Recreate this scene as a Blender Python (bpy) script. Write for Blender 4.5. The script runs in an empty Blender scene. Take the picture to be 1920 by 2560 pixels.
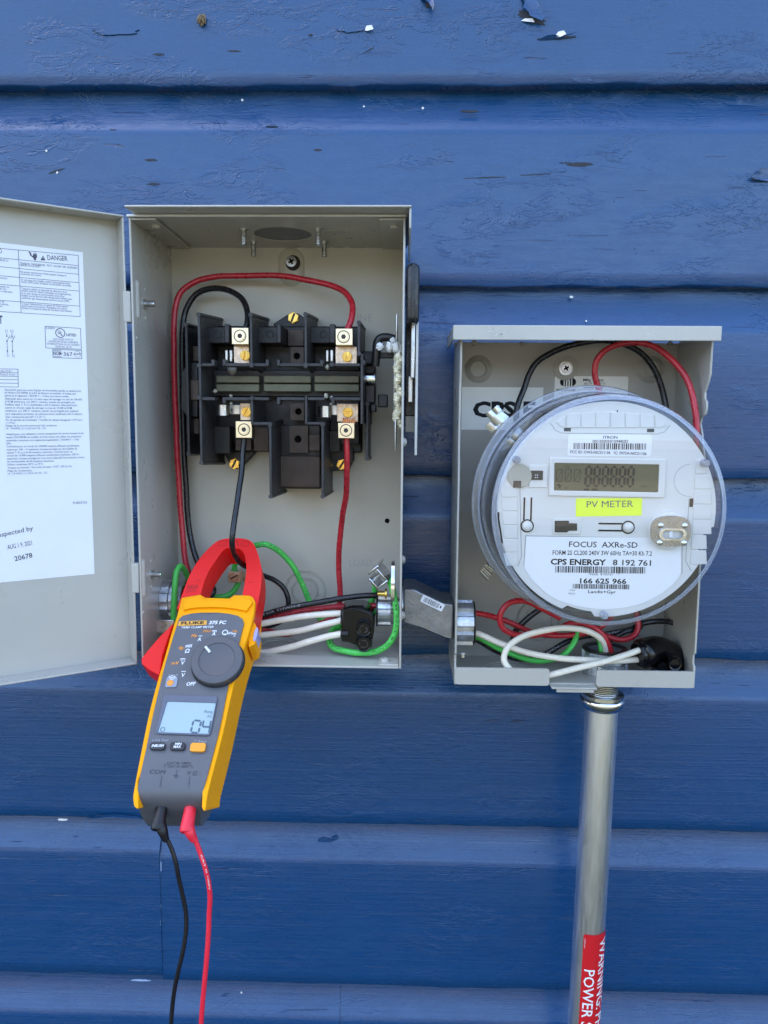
import bpy, bmesh, math, random
import numpy as np
from mathutils import Vector, Matrix, noise
from mathutils.geometry import tessellate_polygon

random.seed(7)
SC = bpy.context.scene
COL = SC.collection
PI = math.pi
rad = math.radians

# ------------------------------------------------------------------ camera
CAM_H = 1.50            # metres above the ground
CAM_D = 0.70            # metres from the face of the siding
F_PX, PW, PH = 1920.0, 1920.0, 2560.0      # focal length and frame of the photograph in its pixels
VPX, VPY = 1011.0, 1058.0                  # where the wall's normal meets the picture
ROLL = rad(0.42)
cY = Vector(((VPX - PW/2)/F_PX, -(VPY - PH/2)/F_PX, -1)).normalized()
_a = Vector((math.cos(ROLL), -math.sin(ROLL), 0))
cX = (_a - _a.dot(cY)*cY).normalized()
cZ = cX.cross(cY)
RW = Matrix((cX, cY, cZ))                  # camera space -> world
CAM = Vector((0, -CAM_D, CAM_H))
cd = bpy.data.cameras.new('camera')
cd.sensor_fit = 'VERTICAL'; cd.sensor_height = 36; cd.lens = 36*F_PX/PH
cd.clip_start = 0.01; cd.clip_end = 500
cam = bpy.data.objects.new('camera', cd); COL.objects.link(cam)
cam.matrix_world = Matrix.Translation(CAM) @ RW.to_4x4()
SC.camera = cam

# ------------------------------------------------------------------ light: open shade, the sun stands behind the house
SUN_EL, SUN_AZ = rad(57), rad(-50)          # azimuth measured from +Y (behind the wall) towards +X
world = bpy.data.worlds.new('World'); SC.world = world; world.use_nodes = True
nt = world.node_tree
sky = nt.nodes.new('ShaderNodeTexSky'); sky.sky_type = 'NISHITA'; sky.sun_disc = False
sky.sun_elevation = SUN_EL; sky.sun_rotation = SUN_AZ
sky.air_density = 1.0; sky.dust_density = 3.0; sky.ozone_density = 1.0
nt.links.new(sky.outputs[0], nt.nodes['Background'].inputs[0])
nt.nodes['Background'].inputs[1].default_value = 0.15
sl = bpy.data.lights.new('sun', 'SUN'); sl.energy = 4.0; sl.angle = rad(0.5); sl.color = (1, .95, .87)
so = bpy.data.objects.new('sun', sl); COL.objects.link(so)
sdir = Vector((math.sin(SUN_AZ)*math.cos(SUN_EL), math.cos(SUN_AZ)*math.cos(SUN_EL), math.sin(SUN_EL)))
so.rotation_euler = sdir.to_track_quat('Z', 'Y').to_euler(); so.location = (0, 6, 8)
SC.view_settings.view_transform = 'Standard'; SC.view_settings.look = 'None'
SC.view_settings.gamma = 1; SC.view_settings.use_curve_mapping = False
SC.view_settings.exposure = 2.55
SC.cycles.max_bounces = 7; SC.cycles.diffuse_bounces = 4; SC.cycles.glossy_bounces = 4; SC.cycles.transmission_bounces = 7; SC.cycles.transparent_max_bounces = 12
SC.cycles.use_denoising = True

# ------------------------------------------------------------------ frames: a plane with axes u, v and its normal w
class Frame:
    def __init__(s, o, X, Y):
        s.o = Vector(o); s.X = Vector(X).normalized(); s.Y = Vector(Y).normalized(); s.N = s.X.cross(s.Y)
    def p(s, u, v, w=0): return s.o + s.X*u + s.Y*v + s.N*w
    def px(s, x, y, w=0):
        d = RW @ Vector(((x - PW/2)/F_PX, -(y - PH/2)/F_PX, -1))
        t = (s.o + s.N*w - CAM).dot(s.N)/d.dot(s.N)
        q = CAM + d*t - s.o
        return (q.dot(s.X), q.dot(s.Y))
    def loc(s, P):
        q = Vector(P) - s.o
        return (q.dot(s.X), q.dot(s.Y), q.dot(s.N))
W = Frame((0, 0, 0), (1, 0, 0), (0, 0, 1))     # u = x, v = z, w = distance in front of the wall
def pt(x, y, w): u, v = W.px(x, y, w); return W.p(u, v, w)
def mpp(w): return (CAM_D - w)/F_PX            # metres per picture pixel at that distance

# ------------------------------------------------------------------ mesh builder
def circ(cu, cv, r, n=32, a0=0.0): return [(cu + r*math.cos(a0 + 2*PI*i/n), cv + r*math.sin(a0 + 2*PI*i/n)) for i in range(n)]
def rrect(u0, v0, u1, v1, r, n=4):
    if u0 > u1: u0, u1 = u1, u0
    if v0 > v1: v0, v1 = v1, v0
    out = []
    for (cu, cv, a) in ((u1-r, v1-r, 0), (u0+r, v1-r, 90), (u0+r, v0+r, 180), (u1-r, v0+r, 270)):
        for k in range(n+1):
            t = rad(a + 90*k/n); out.append((cu + r*math.cos(t), cv + r*math.sin(t)))
    return out
def spline(pts, step=None, n=8):
    pts = [Vector(p) for p in pts]; out = []
    for i in range(len(pts)-1):
        p0 = pts[max(i-1, 0)]; p1 = pts[i]; p2 = pts[i+1]; p3 = pts[min(i+2, len(pts)-1)]
        # centripetal Catmull-Rom
        t0 = 0; t1 = t0 + max((p1-p0).length, 1e-6)**.5; t2 = t1 + max((p2-p1).length, 1e-6)**.5; t3 = t2 + max((p3-p2).length, 1e-6)**.5
        for k in range(n):
            t = t1 + (t2-t1)*k/n
            if i == 0: A1 = p1
            else: A1 = p0*((t1-t)/(t1-t0)) + p1*((t-t0)/(t1-t0))
            A2 = p1*((t2-t)/(t2-t1)) + p2*((t-t1)/(t2-t1))
            if i == len(pts)-2: A3 = p2
            else: A3 = p2*((t3-t)/(t3-t2)) + p3*((t-t2)/(t3-t2))
            B1 = A1*((t2-t)/(t2-t0)) + A2*((t-t0)/(t2-t0)) if i > 0 else A1*((t2-t)/(t2-t1)) + A2*((t-t1)/(t2-t1))
            B2 = A2*((t3-t)/(t3-t1)) + A3*((t-t1)/(t3-t1)) if i < len(pts)-2 else A2*((t2-t)/(t2-t1)) + A3*((t-t1)/(t2-t1))
            out.append(B1*((t2-t)/(t2-t1)) + B2*((t-t1)/(t2-t1)))
    out.append(pts[-1]); return out
def spl2(pts, n=6, closed=False):
    P = [Vector((a, b, 0)) for a, b in pts]
    if closed:
        q = spline([P[-2], P[-1]] + P + [P[0], P[1]], n=n)
        q = q[2*n:2*n + len(P)*n]
    else: q = spline(P, n=n)
    return [(v.x, v.y) for v in q]

class B:
    def __init__(s): s.v = []; s.f = []
    def add(s, vs, fs):
        k = len(s.v); s.v += [tuple(x) for x in vs]; s.f += [tuple(i + k for i in f) for f in fs]; return s
    def hexa(s, c):     # 8 corners, bottom loop then top loop
        return s.add(c, [(3,2,1,0), (4,5,6,7), (0,1,5,4), (1,2,6,5), (2,3,7,6), (3,0,4,7)])
    def box(s, fr, u0, v0, u1, v1, w0, w1):
        if u0 > u1: u0, u1 = u1, u0
        if v0 > v1: v0, v1 = v1, v0
        if w0 > w1: w0, w1 = w1, w0
        return s.hexa([fr.p(u0,v0,w0), fr.p(u1,v0,w0), fr.p(u1,v1,w0), fr.p(u0,v1,w0), fr.p(u0,v0,w1), fr.p(u1,v0,w1), fr.p(u1,v1,w1), fr.p(u0,v1,w1)])
    def pbox(s, x0, y0, x1, y1, w0, w1, fr=None):   # a box whose front face (w1) covers that picture rectangle
        fr = fr or W
        xm, ym = (x0+x1)/2, (y0+y1)/2
        return s.box(fr, fr.px(x0, ym, w1)[0], fr.px(xm, y1, w1)[1], fr.px(x1, ym, w1)[0], fr.px(xm, y0, w1)[1], w0, w1)
    def prism(s, fr, poly, w0, w1, holes=(), top=None):
        # poly at w1 (front) and w0 (back); 'top' may give another outline for the front
        loops = [poly] + list(holes); tl = [top or poly] + list(holes)
        flat = [p for l in loops for p in l]; ft = [p for l in tl for p in l]; n = len(flat)
        tris = tessellate_polygon([[Vector((a, b, 0)) for a, b in l] for l in loops])
        def area(t): (a, b), (c, d), (e, f) = flat[t[0]], flat[t[1]], flat[t[2]]; return (c-a)*(f-b) - (e-a)*(d-b)
        tris = [t if area(t) > 0 else (t[0], t[2], t[1]) for t in tris]
        vs = [fr.p(a, b, w0) for a, b in flat] + [fr.p(a, b, w1) for a, b in ft]
        lo, hi = (0, n) if w1 > w0 else (n, 0)
        fs = []
        if not holes and len(poly) <= 80 and False: pass
        for t in tris: fs.append((t[0]+hi, t[1]+hi, t[2]+hi)); fs.append((t[2]+lo, t[1]+lo, t[0]+lo))
        k = 0
        for li, l in enumerate(loops):
            A = sum(l[i][0]*l[(i+1) % len(l)][1] - l[(i+1) % len(l)][0]*l[i][1] for i in range(len(l)))
            ccw = (A > 0) == (li == 0)
            for i in range(len(l)):
                a, b = k+i, k+(i+1) % len(l)
                fs.append((a+lo, b+lo, b+hi, a+hi) if ccw else (b+lo, a+lo, a+hi, b+hi))
            k += len(l)
        return s.add(vs, fs)
    def flat(s, fr, poly, w):
        tris = tessellate_polygon([[Vector((a, b, 0)) for a, b in poly]])
        def area(t): (a, b), (c, d), (e, f) = poly[t[0]], poly[t[1]], poly[t[2]]; return (c-a)*(f-b) - (e-a)*(d-b)
        return s.add([fr.p(a, b, w) for a, b in poly], [t if area(t) > 0 else (t[0], t[2], t[1]) for t in tris])
    def rect(s, fr, u0, v0, u1, v1, w): return s.flat(fr, [(min(u0,u1), min(v0,v1)), (max(u0,u1), min(v0,v1)), (max(u0,u1), max(v0,v1)), (min(u0,u1), max(v0,v1))], w)
    def prect(s, x0, y0, x1, y1, w, fr=None):
        fr = fr or W
        a = fr.px(x0, (y0+y1)/2, w)[0]; b = fr.px(x1, (y0+y1)/2, w)[0]; c = fr.px((x0+x1)/2, y0, w)[1]; d = fr.px((x0+x1)/2, y1, w)[1]
        return s.rect(fr, a, c, b, d, w)
    def line(s, fr, a, b, t, w):
        a = Vector((a[0], a[1])); b = Vector((b[0], b[1])); d = (b-a).normalized(); n = Vector((-d.y, d.x))*t/2
        return s.flat(fr, [tuple(a-n), tuple(b-n), tuple(b+n), tuple(a+n)], w)
    def ringflat(s, fr, cu, cv, r0, r1, w, n=36, a0=0, a1=2*PI):
        full = abs(a1-a0) > 6.28
        vs = []; fs = []; m = n if full else n+1
        for i in range(m):
            t = a0 + (a1-a0)*i/n; vs += [fr.p(cu+r0*math.cos(t), cv+r0*math.sin(t), w), fr.p(cu+r1*math.cos(t), cv+r1*math.sin(t), w)]
        for i in range(n if full else n):
            j = (i+1) % m if full else i+1
            if j < m: fs.append((2*i, 2*i+1, 2*j+1, 2*j))
        return s.add(vs, fs)
    def lathe(s, o, axis, prof, n=32, xref=None, closed=False, ang=None):
        # prof: list of (radius, height along axis)
        A = Vector(axis).normalized(); X = Vector(xref) if xref else A.orthogonal(); X = (X - X.dot(A)*A).normalized(); Y = A.cross(X); o = Vector(o)
        vs = []; fs = []; m = len(prof)
        for i in range(n):
            t = 2*PI*i/n; d = X*math.cos(t) + Y*math.sin(t)
            for r, h in prof: vs.append(o + d*r + A*h)
        for i in range(n):
            j = (i+1) % n
            for k in range(m if closed else m-1):
                l = (k+1) % m
                fs.append((i*m+k, j*m+k, j*m+l, i*m+l))
        if not closed:
            if prof[0][0] > 1e-6: fs.append(tuple(i*m for i in range(n))[::-1])
            if prof[-1][0] > 1e-6: fs.append(tuple(i*m+m-1 for i in range(n)))
        return s.add(vs, fs)
    def cyl(s, p0, p1, r0, r1=None, n=20):
        p0 = Vector(p0); p1 = Vector(p1)
        return s.lathe(p0, p1-p0, [(r0, 0), (r1 if r1 is not None else r0, (p1-p0).length)], n)
    def tube(s, path, r, n=14, caps=True):
        P = [Vector(p) for p in path]; m = len(P)
        R = r if isinstance(r, (list, tuple)) else [r]*m
        T = [(P[min(i+1, m-1)] - P[max(i-1, 0)]).normalized() for i in range(m)]
        X = T[0].orthogonal().normalized(); vs = []; fs = []
        for i in range(m):
            X = (X - X.dot(T[i])*T[i]).normalized(); Y = T[i].cross(X)
            for k in range(n): a = 2*PI*k/n; vs.append(P[i] + (X*math.cos(a) + Y*math.sin(a))*R[i])
        for i in range(m-1):
            for k in range(n): l = (k+1) % n; fs.append((i*n+k, i*n+l, (i+1)*n+l, (i+1)*n+k))
        if caps: fs.append(tuple(range(n))[::-1]); fs.append(tuple((m-1)*n+k for k in range(n)))
        return s.add(vs, fs)
    def blob(s, c, rx, ry, rz, seed=0, amp=.25, nu=14, nv=9, fq=None):
        c = Vector(c); vs = []; fs = []; off = Vector((seed*3.1, seed*1.7, seed*.9))
        for j in range(nv+1):
            th = PI*j/nv
            for i in range(nu):
                ph = 2*PI*i/nu; d = Vector((math.sin(th)*math.cos(ph), math.sin(th)*math.sin(ph), math.cos(th)))
                k = 1 + amp*noise.noise(d*(fq or 1.6) + off)
                vs.append(c + Vector((d.x*rx, d.y*ry, d.z*rz))*k)
        for j in range(nv):
            for i in range(nu): l = (i+1) % nu; fs.append((j*nu+i, (j+1)*nu+i, (j+1)*nu+l, j*nu+l))
        return s.add(vs, fs)
    def obj(s, name, mat, parent=None, smooth=40, bevel=0, seg=2, label=None, weld=True, kind=None):
        me = bpy.data.meshes.new(name)
        me.from_pydata(s.v, [], s.f)
        if weld:
            bm = bmesh.new(); bm.from_mesh(me); bmesh.ops.remove_doubles(bm, verts=bm.verts, dist=1e-6); bmesh.ops.recalc_face_normals(bm, faces=bm.faces); bm.to_mesh(me); bm.free()
        me.validate(); me.materials.append(mat)
        o = bpy.data.objects.new(name, me); COL.objects.link(o)
        if smooth:
            me.polygons.foreach_set('use_smooth', [True]*len(me.polygons)); me.set_sharp_from_angle(angle=rad(smooth))
        if bevel:
            b = o.modifiers.new('bevel', 'BEVEL'); b.width = bevel; b.segments = seg; b.limit_method = 'ANGLE'; b.angle_limit = rad(35); b.harden_normals = False
        if parent:
            o.parent = parent; o.matrix_parent_inverse = Matrix.Translation(-root_loc(parent))
        if label: o['label'] = label
        if kind: o['kind'] = kind
        return o
def root_loc(o):
    # every part's mesh is written in world coordinates; only the thing's Empty is moved to its base
    return o.location.copy() if o.type == 'EMPTY' else Vector((0, 0, 0))
def thing(name, label, cat, loc=(0, 0, 0), group=None):
    o = bpy.data.objects.new(name, None); COL.objects.link(o); o.location = loc; o.empty_display_size = .02
    o['label'] = label; o['category'] = cat
    if group: o['group'] = group
    return o
def tag(o, label, cat, group=None):
    o['label'] = label; o['category'] = cat
    if group: o['group'] = group
    return o

def boxes(lst, name, m, parent, **k):
    for a in lst: o = B().pbox(*a).obj(name, m, parent, **k)
    return o

# ------------------------------------------------------------------ lettering (built-in font, laid out on a frame)
_tc = {}
def glyphs(s, bold=0.0):
    k = (s, bold)
    if k in _tc: return _tc[k]
    c = bpy.data.curves.new('t', 'FONT'); c.body = s; c.size = 1; c.resolution_u = 2; c.offset = bold; c.fill_mode = 'FRONT'
    o = bpy.data.objects.new('t', c); COL.objects.link(o)
    dg = bpy.context.evaluated_depsgraph_get(); dg.update()
    me = bpy.data.meshes.new_from_object(o.evaluated_get(dg))
    v = [(q.co.x, q.co.y) for q in me.vertices]; f = [tuple(p.vertices) for p in me.polygons]
    bpy.data.objects.remove(o); bpy.data.curves.remove(c); bpy.data.meshes.remove(me)
    x0 = min((a for a, b in v), default=0); x1 = max((a for a, b in v), default=1)
    _tc[k] = (v, f, x0, x1); return _tc[k]
CAPH = 0.70
def put_text(bm, fr, s, a, b, h, w, bold=0.0, slant=0.0, sub=0.0):
    """s from local point a to local point b (base line), capital height h"""
    v, f, x0, x1 = glyphs(s, bold)
    a = Vector((a[0], a[1])); b = Vector((b[0], b[1])); L = (b-a).length; d = (b-a).normalized(); n = Vector((-d.y, d.x))
    sx = L/(x1-x0); sy = h/CAPH; vs = []
    if sub:      # small triangles, for lettering on a bent surface
        v2 = []; f2 = []
        def cut(p, q, r, k):
            e = max(math.dist((p[0]*sx, p[1]*sy), (q[0]*sx, q[1]*sy)), math.dist((q[0]*sx, q[1]*sy), (r[0]*sx, r[1]*sy)), math.dist((p[0]*sx, p[1]*sy), (r[0]*sx, r[1]*sy)))
            if e < sub or k > 5: n_ = len(v2); v2.extend((p, q, r)); f2.append((n_, n_+1, n_+2)); return
            m = lambda A, C: ((A[0]+C[0])/2, (A[1]+C[1])/2)
            pq, qr, rp = m(p, q), m(q, r), m(r, p)
            for t in ((p, pq, rp), (pq, q, qr), (rp, qr, r), (pq, qr, rp)): cut(*t, k+1)
        for t in f:
            for j in range(1, len(t)-1): cut(v[t[0]], v[t[j]], v[t[j+1]], 0)
        v, f = v2, f2
    for x, y in v:
        q = a + d*((x-x0)*sx + y*sy*slant) + n*(y*sy); vs.append(fr.p(q.x, q.y, w))
    bm.add(vs, f)
def ptext(bm, fr, s, A, Bp, h, w=0.0, bold=0.0, slant=0.0):
    """same, the ends of the base line and the capital height given where they stand in the picture"""
    a = fr.px(A[0], A[1], w); b = fr.px(Bp[0], Bp[1], w); c = fr.px(A[0], A[1]-h, w)
    put_text(bm, fr, s, a, b, math.hypot(c[0]-a[0], c[1]-a[1]), w, bold, slant)
def barcode(bm, fr, x0, y0, x1, y1, w, n=60, seed=1):
    rnd = random.Random(seed); a = fr.px(x0, (y0+y1)/2, w)[0]; b = fr.px(x1, (y0+y1)/2, w)[0]
    c = fr.px((x0+x1)/2, y0, w)[1]; d = fr.px((x0+x1)/2, y1, w)[1]; u = a; st = (b-a)/n
    while u < b:
        k = rnd.choice((.45, .45, .8, 1.2))*st; bm.rect(fr, u, c, min(u+k, b), d, w); u += k + rnd.choice((.45, .6, 1.0))*st
SEG = {'0': 'abcdef', '1': 'bc', '2': 'abged', '3': 'abgcd', '4': 'fgbc', '5': 'afgcd', '6': 'afgedc', '7': 'abc', '8': 'abcdefg', '9': 'abcdfg'}
def seg7(bm, fr, u, v, wd, ht, ch, t, w, slant=0.0):
    g = t*.22
    def bar(x0, y0, x1, y1):
        d = Vector((x1-x0, y1-y0)); L = d.length; d /= L; n = Vector((-d.y, d.x)); a = Vector((x0, y0)) + d*g; b = Vector((x1, y1)) - d*g
        p = [a, a + d*t*.5 - n*t*.5, b - d*t*.5 - n*t*.5, b, b - d*t*.5 + n*t*.5, a + d*t*.5 + n*t*.5]
        bm.flat(fr, [(u + q.x + q.y*slant, v + q.y) for q in p], w)
    S = {'a': (0, ht, wd, ht), 'b': (wd, ht/2, wd, ht), 'c': (wd, 0, wd, ht/2), 'd': (0, 0, wd, 0), 'e': (0, 0, 0, ht/2), 'f': (0, ht/2, 0, ht), 'g': (0, ht/2, wd, ht/2)}
    for k in SEG[ch]: bar(*S[k])

# ------------------------------------------------------------------ materials
def s2l(c): return c/12.92 if c <= .04045 else ((c+.055)/1.055)**2.4
def hexc(h): return tuple(s2l(int(h[i:i+2], 16)/255) for i in (0, 2, 4))
def mat(name, col, rough=.5, metal=0.0, spec=.5, var=.06, vs=40.0, bump=0.0, bs=300.0, rvar=.08, coat=0.0, stretch=(1, 1, 1), trans=0.0, ior=1.5, dirt=0.0):
    m = bpy.data.materials.new(name); m.use_nodes = True; t = m.node_tree; N = t.nodes; L = t.links
    p = N['Principled BSDF']; p.inputs['Roughness'].default_value = rough; p.inputs['Metallic'].default_value = metal
    p.inputs['Specular IOR Level'].default_value = spec; p.inputs['Coat Weight'].default_value = coat; p.inputs['Coat Roughness'].default_value = .08
    p.inputs['Transmission Weight'].default_value = trans; p.inputs['IOR'].default_value = ior
    if len(col) == 3: col = (*col, 1)
    p.inputs['Base Color'].default_value = col
    if var or rvar or bump:
        tc = N.new('ShaderNodeTexCoord'); mp = N.new('ShaderNodeMapping'); L.new(tc.outputs['Object'], mp.inputs[0]); mp.inputs['Scale'].default_value = stretch
        n1 = N.new('ShaderNodeTexNoise'); n1.inputs['Scale'].default_value = vs; n1.inputs['Detail'].default_value = 6; n1.inputs['Roughness'].default_value = .65
        L.new(mp.outputs[0], n1.inputs['Vector'])
        if var:
            r = N.new('ShaderNodeMapRange'); L.new(n1.outputs[0], r.inputs[0]); r.inputs[1].default_value = .3; r.inputs[2].default_value = .7; r.inputs[3].default_value = 1-var; r.inputs[4].default_value = 1+var
            x = N.new('ShaderNodeMix'); x.data_type = 'RGBA'; x.blend_type = 'MULTIPLY'; x.inputs[0].default_value = 1; x.inputs[6].default_value = col; L.new(r.outputs[0], x.inputs[7]); L.new(x.outputs[2], p.inputs['Base Color'])
        if var and dirt:
            # handling marks: sparse dark specks, rubbed streaks
            v = N.new('ShaderNodeTexVoronoi'); v.inputs['Scale'].default_value = 110; L.new(mp.outputs[0], v.inputs['Vector'])
            q = N.new('ShaderNodeMapRange'); L.new(v.outputs['Distance'], q.inputs[0]); q.inputs[1].default_value = .04; q.inputs[2].default_value = .10; q.inputs[3].default_value = 1; q.inputs[4].default_value = 0
            n5 = N.new('ShaderNodeTexNoise'); n5.inputs['Scale'].default_value = 9; n5.inputs['Detail'].default_value = 5; n5.inputs['Roughness'].default_value = .7; L.new(mp.outputs[0], n5.inputs['Vector'])
            q2 = N.new('ShaderNodeMapRange'); L.new(n5.outputs[0], q2.inputs[0]); q2.inputs[1].default_value = .56; q2.inputs[2].default_value = .74
            mm = N.new('ShaderNodeMath'); mm.operation = 'MULTIPLY_ADD'; L.new(q.outputs[0], mm.inputs[0]); L.new(q2.outputs[0], mm.inputs[1]); 
            m3 = N.new('ShaderNodeMath'); m3.operation = 'MULTIPLY'; L.new(q2.outputs[0], m3.inputs[0]); m3.inputs[1].default_value = .35; L.new(m3.outputs[0], mm.inputs[2])
            m4 = N.new('ShaderNodeMath'); m4.operation = 'MULTIPLY'; L.new(mm.outputs[0], m4.inputs[0]); m4.inputs[1].default_value = dirt
            x5 = N.new('ShaderNodeMix'); x5.data_type = 'RGBA'; L.new(m4.outputs[0], x5.inputs[0]); L.new(x.outputs[2], x5.inputs[6]); x5.inputs[7].default_value = (.13, .11, .085, 1); L.new(x5.outputs[2], p.inputs['Base Color'])
        if rvar:
            n3 = N.new('ShaderNodeTexNoise'); n3.inputs['Scale'].default_value = vs*2.3; n3.inputs['Detail'].default_value = 4; L.new(mp.outputs[0], n3.inputs['Vector'])
            r = N.new('ShaderNodeMapRange'); L.new(n3.outputs[0], r.inputs[0]); r.inputs[1].default_value = .3; r.inputs[2].default_value = .7; r.inputs[3].default_value = max(.02, rough-rvar); r.inputs[4].default_value = min(1, rough+rvar); L.new(r.outputs[0], p.inputs['Roughness'])
        if bump:
            n2 = N.new('ShaderNodeTexNoise'); n2.inputs['Scale'].default_value = bs; n2.inputs['Detail'].default_value = 3; L.new(mp.outputs[0], n2.inputs['Vector'])
            bn = N.new('ShaderNodeBump'); bn.inputs['Strength'].default_value = bump; bn.inputs['Distance'].default_value = .0006; L.new(n2.outputs[0], bn.inputs['Height']); L.new(bn.outputs[0], p.inputs['Normal'])
    return m
# ------------------------------------------------------------------ material library
def siding_paint():
    m = bpy.data.materials.new('blue_siding_paint'); m.use_nodes = True; t = m.node_tree; N = t.nodes; L = t.links
    p = N['Principled BSDF']
    tc = N.new('ShaderNodeTexCoord')
    def mp(sx, sy, sz, loc=(0, 0, 0)):
        q = N.new('ShaderNodeMapping'); L.new(tc.outputs['Object'], q.inputs[0]); q.inputs['Scale'].default_value = (sx, sy, sz); q.inputs['Location'].default_value = loc; return q
    def nz(vec, sc, det=5, ro=.6, dist=0):
        q = N.new('ShaderNodeTexNoise'); L.new(vec.outputs[0], q.inputs['Vector']); q.inputs['Scale'].default_value = sc; q.inputs['Detail'].default_value = det; q.inputs['Roughness'].default_value = ro; q.inputs['Distortion'].default_value = dist; return q
    def rng(src, a, b, c, d):
        q = N.new('ShaderNodeMapRange'); L.new(src, q.inputs[0]); q.inputs[1].default_value = a; q.inputs[2].default_value = b; q.inputs[3].default_value = c; q.inputs[4].default_value = d; return q
    def mth(op, a, b):
        q = N.new('ShaderNodeMath'); q.operation = op
        for i, z in enumerate((a, b)):
            if isinstance(z, (int, float)): q.inputs[i].default_value = z
            else: L.new(z, q.inputs[i])
        return q
    grain = nz(mp(3, 1, 60), 6, 3, .65, .3)                 # long brush and wood grain
    fine = nz(mp(1, 1, 6), 120, 2, .6)                      # brush marks
    big = nz(mp(1, 1, 2.2), 9, 1, .5)                       # where the old paint is rough
    mask = rng(big.outputs[0], .50, .62, 0, 1)
    old = nz(mp(1, 1, 2.6), 26, 4, .7, 1.2)                 # edges of old flaked layers
    step = rng(old.outputs[0], .495, .515, 0, 1)
    step2 = rng(old.outputs[0], .585, .600, 0, 1)
    lay = mth('MULTIPLY', mth('ADD', step.outputs[0], step2.outputs[0]).outputs[0], mask.outputs[0])
    # the upper boards are the weathered ones; lower down the wood is combed by its saw marks
    sx = N.new('ShaderNodeSeparateXYZ'); L.new(tc.outputs['Object'], sx.inputs[0])
    hi = rng(sx.outputs[2], 1.30, 1.62, .22, 1)
    lay = mth('MULTIPLY', lay.outputs[0], hi.outputs[0])
    comb = nz(mp(.5, 1, 230, (1, 0, 5)), 2, 3, .75, .1)
    cm = rng(comb.outputs[0], .52, .60, 0, 1); lo = rng(sx.outputs[2], 1.25, 1.62, .55, .05); groove = mth('MULTIPLY', cm.outputs[0], lo.outputs[0])
    crk = nz(mp(1.2, 1, 22, (3, 0, 1)), 12, 2, .6, .6)      # short horizontal checks
    c1 = rng(crk.outputs[0], .70, .725, 0, 1)
    pit = N.new('ShaderNodeTexVoronoi'); pit.inputs['Scale'].default_value = 90; L.new(mp(1, 1, 1.6).outputs[0], pit.inputs['Vector'])
    pm = rng(pit.outputs['Distance'], .05, .12, 1, 0)
    pmask = rng(nz(mp(1, 1, 1), 17, 2, .5).outputs[0], .58, .68, 0, 1)
    pits = mth('MULTIPLY', pm.outputs[0], pmask.outputs[0])
    h = mth('ADD', mth('MULTIPLY', grain.outputs[0], .22).outputs[0], mth('MULTIPLY', fine.outputs[0], .12).outputs[0])
    h = mth('ADD', h.outputs[0], mth('MULTIPLY', lay.outputs[0], .85).outputs[0])
    h = mth('ADD', h.outputs[0], mth('MULTIPLY', groove.outputs[0], .16).outputs[0])
    h = mth('SUBTRACT', h.outputs[0], mth('MULTIPLY', c1.outputs[0], .9).outputs[0])
    h = mth('SUBTRACT', h.outputs[0], mth('MULTIPLY', pits.outputs[0], .5).outputs[0])
    bn = N.new('ShaderNodeBump'); bn.inputs['Strength'].default_value = .54; bn.inputs['Distance'].default_value = .0012; L.new(h.outputs[0], bn.inputs['Height']); L.new(bn.outputs[0], p.inputs['Normal'])
    cv = rng(nz(mp(1, 1, 3), 14, 3, .6).outputs[0], .3, .7, .95, 1.05)
    x = N.new('ShaderNodeMix'); x.data_type = 'RGBA'; x.blend_type = 'MULTIPLY'; x.inputs[0].default_value = 1; x.inputs[6].default_value = (*BLUE, 1); L.new(cv.outputs[0], x.inputs[7])
    # scuffs: thin pale scratches
    sc = nz(mp(1.5, 1, 130, (7, 0, 2)), 5, 4, .7, .2); sm = rng(sc.outputs[0], .70, .735, 0, .35)
    x2 = N.new('ShaderNodeMix'); x2.data_type = 'RGBA'; L.new(sm.outputs[0], x2.inputs[0]); L.new(x.outputs[2], x2.inputs[6]); x2.inputs[7].default_value = (.10, .20, .42, 1)
    x3 = N.new('ShaderNodeMix'); x3.data_type = 'RGBA'; L.new(mth('MULTIPLY', c1.outputs[0], .6).outputs[0], x3.inputs[0]); L.new(x2.outputs[2], x3.inputs[6]); x3.inputs[7].default_value = (.012, .02, .06, 1)
    L.new(x3.outputs[2], p.inputs['Base Color'])
    rr = rng(nz(mp(1, 1, 4), 40, 2, .6).outputs[0], .3, .7, .20, .36); L.new(rr.outputs[0], p.inputs['Roughness'])
    p.inputs['Specular IOR Level'].default_value = .66
    return m
BLUE = (.0045, .052, .155)
M_SIDING = siding_paint()
M_BARE_DENT = mat('bare_wood_dent_shade', (.035, .038, .048), .9, var=.4, vs=200, stretch=(1, 1, 8))  # bare wood; also dents, their dark hollow shade put into flat patches
M_PRIMER = mat('white_primer', (.75, .75, .73), .7, var=.1)
M_CAULK = mat('white_caulk', (.30, .40, .58), .7, var=.2, vs=150)
M_MUD = mat('dried_mud', (.22, .16, .09), .95, var=.4, vs=300, bump=.6)
M_GREY = mat('grey_enamel', (.46, .445, .395), .32, spec=.5, var=.035, vs=14, bump=.05, bs=900, rvar=.07, dirt=.35)
M_GREYD = mat('grey_enamel_bounce', (.52, .49, .405), .38, spec=.5, var=.05, vs=14, bump=.08, bs=900, dirt=.35)  # back panel copy of the enamel, warm bounce light put into its colour
M_EDGE = mat('grey_enamel_lit_edge', (.66, .65, .61), .35, var=.05, vs=60)  # paler enamel copy, the sky caught on bright edges put into its colour
M_ZINC = mat('zinc_plate', (.60, .61, .60), .33, metal=1, var=.12, vs=90, rvar=.12, bump=.08, bs=500)
M_CAST = mat('cast_zinc', (.62, .65, .68), .42, metal=1, var=.22, vs=120, rvar=.12, bump=.55, bs=420)
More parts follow.
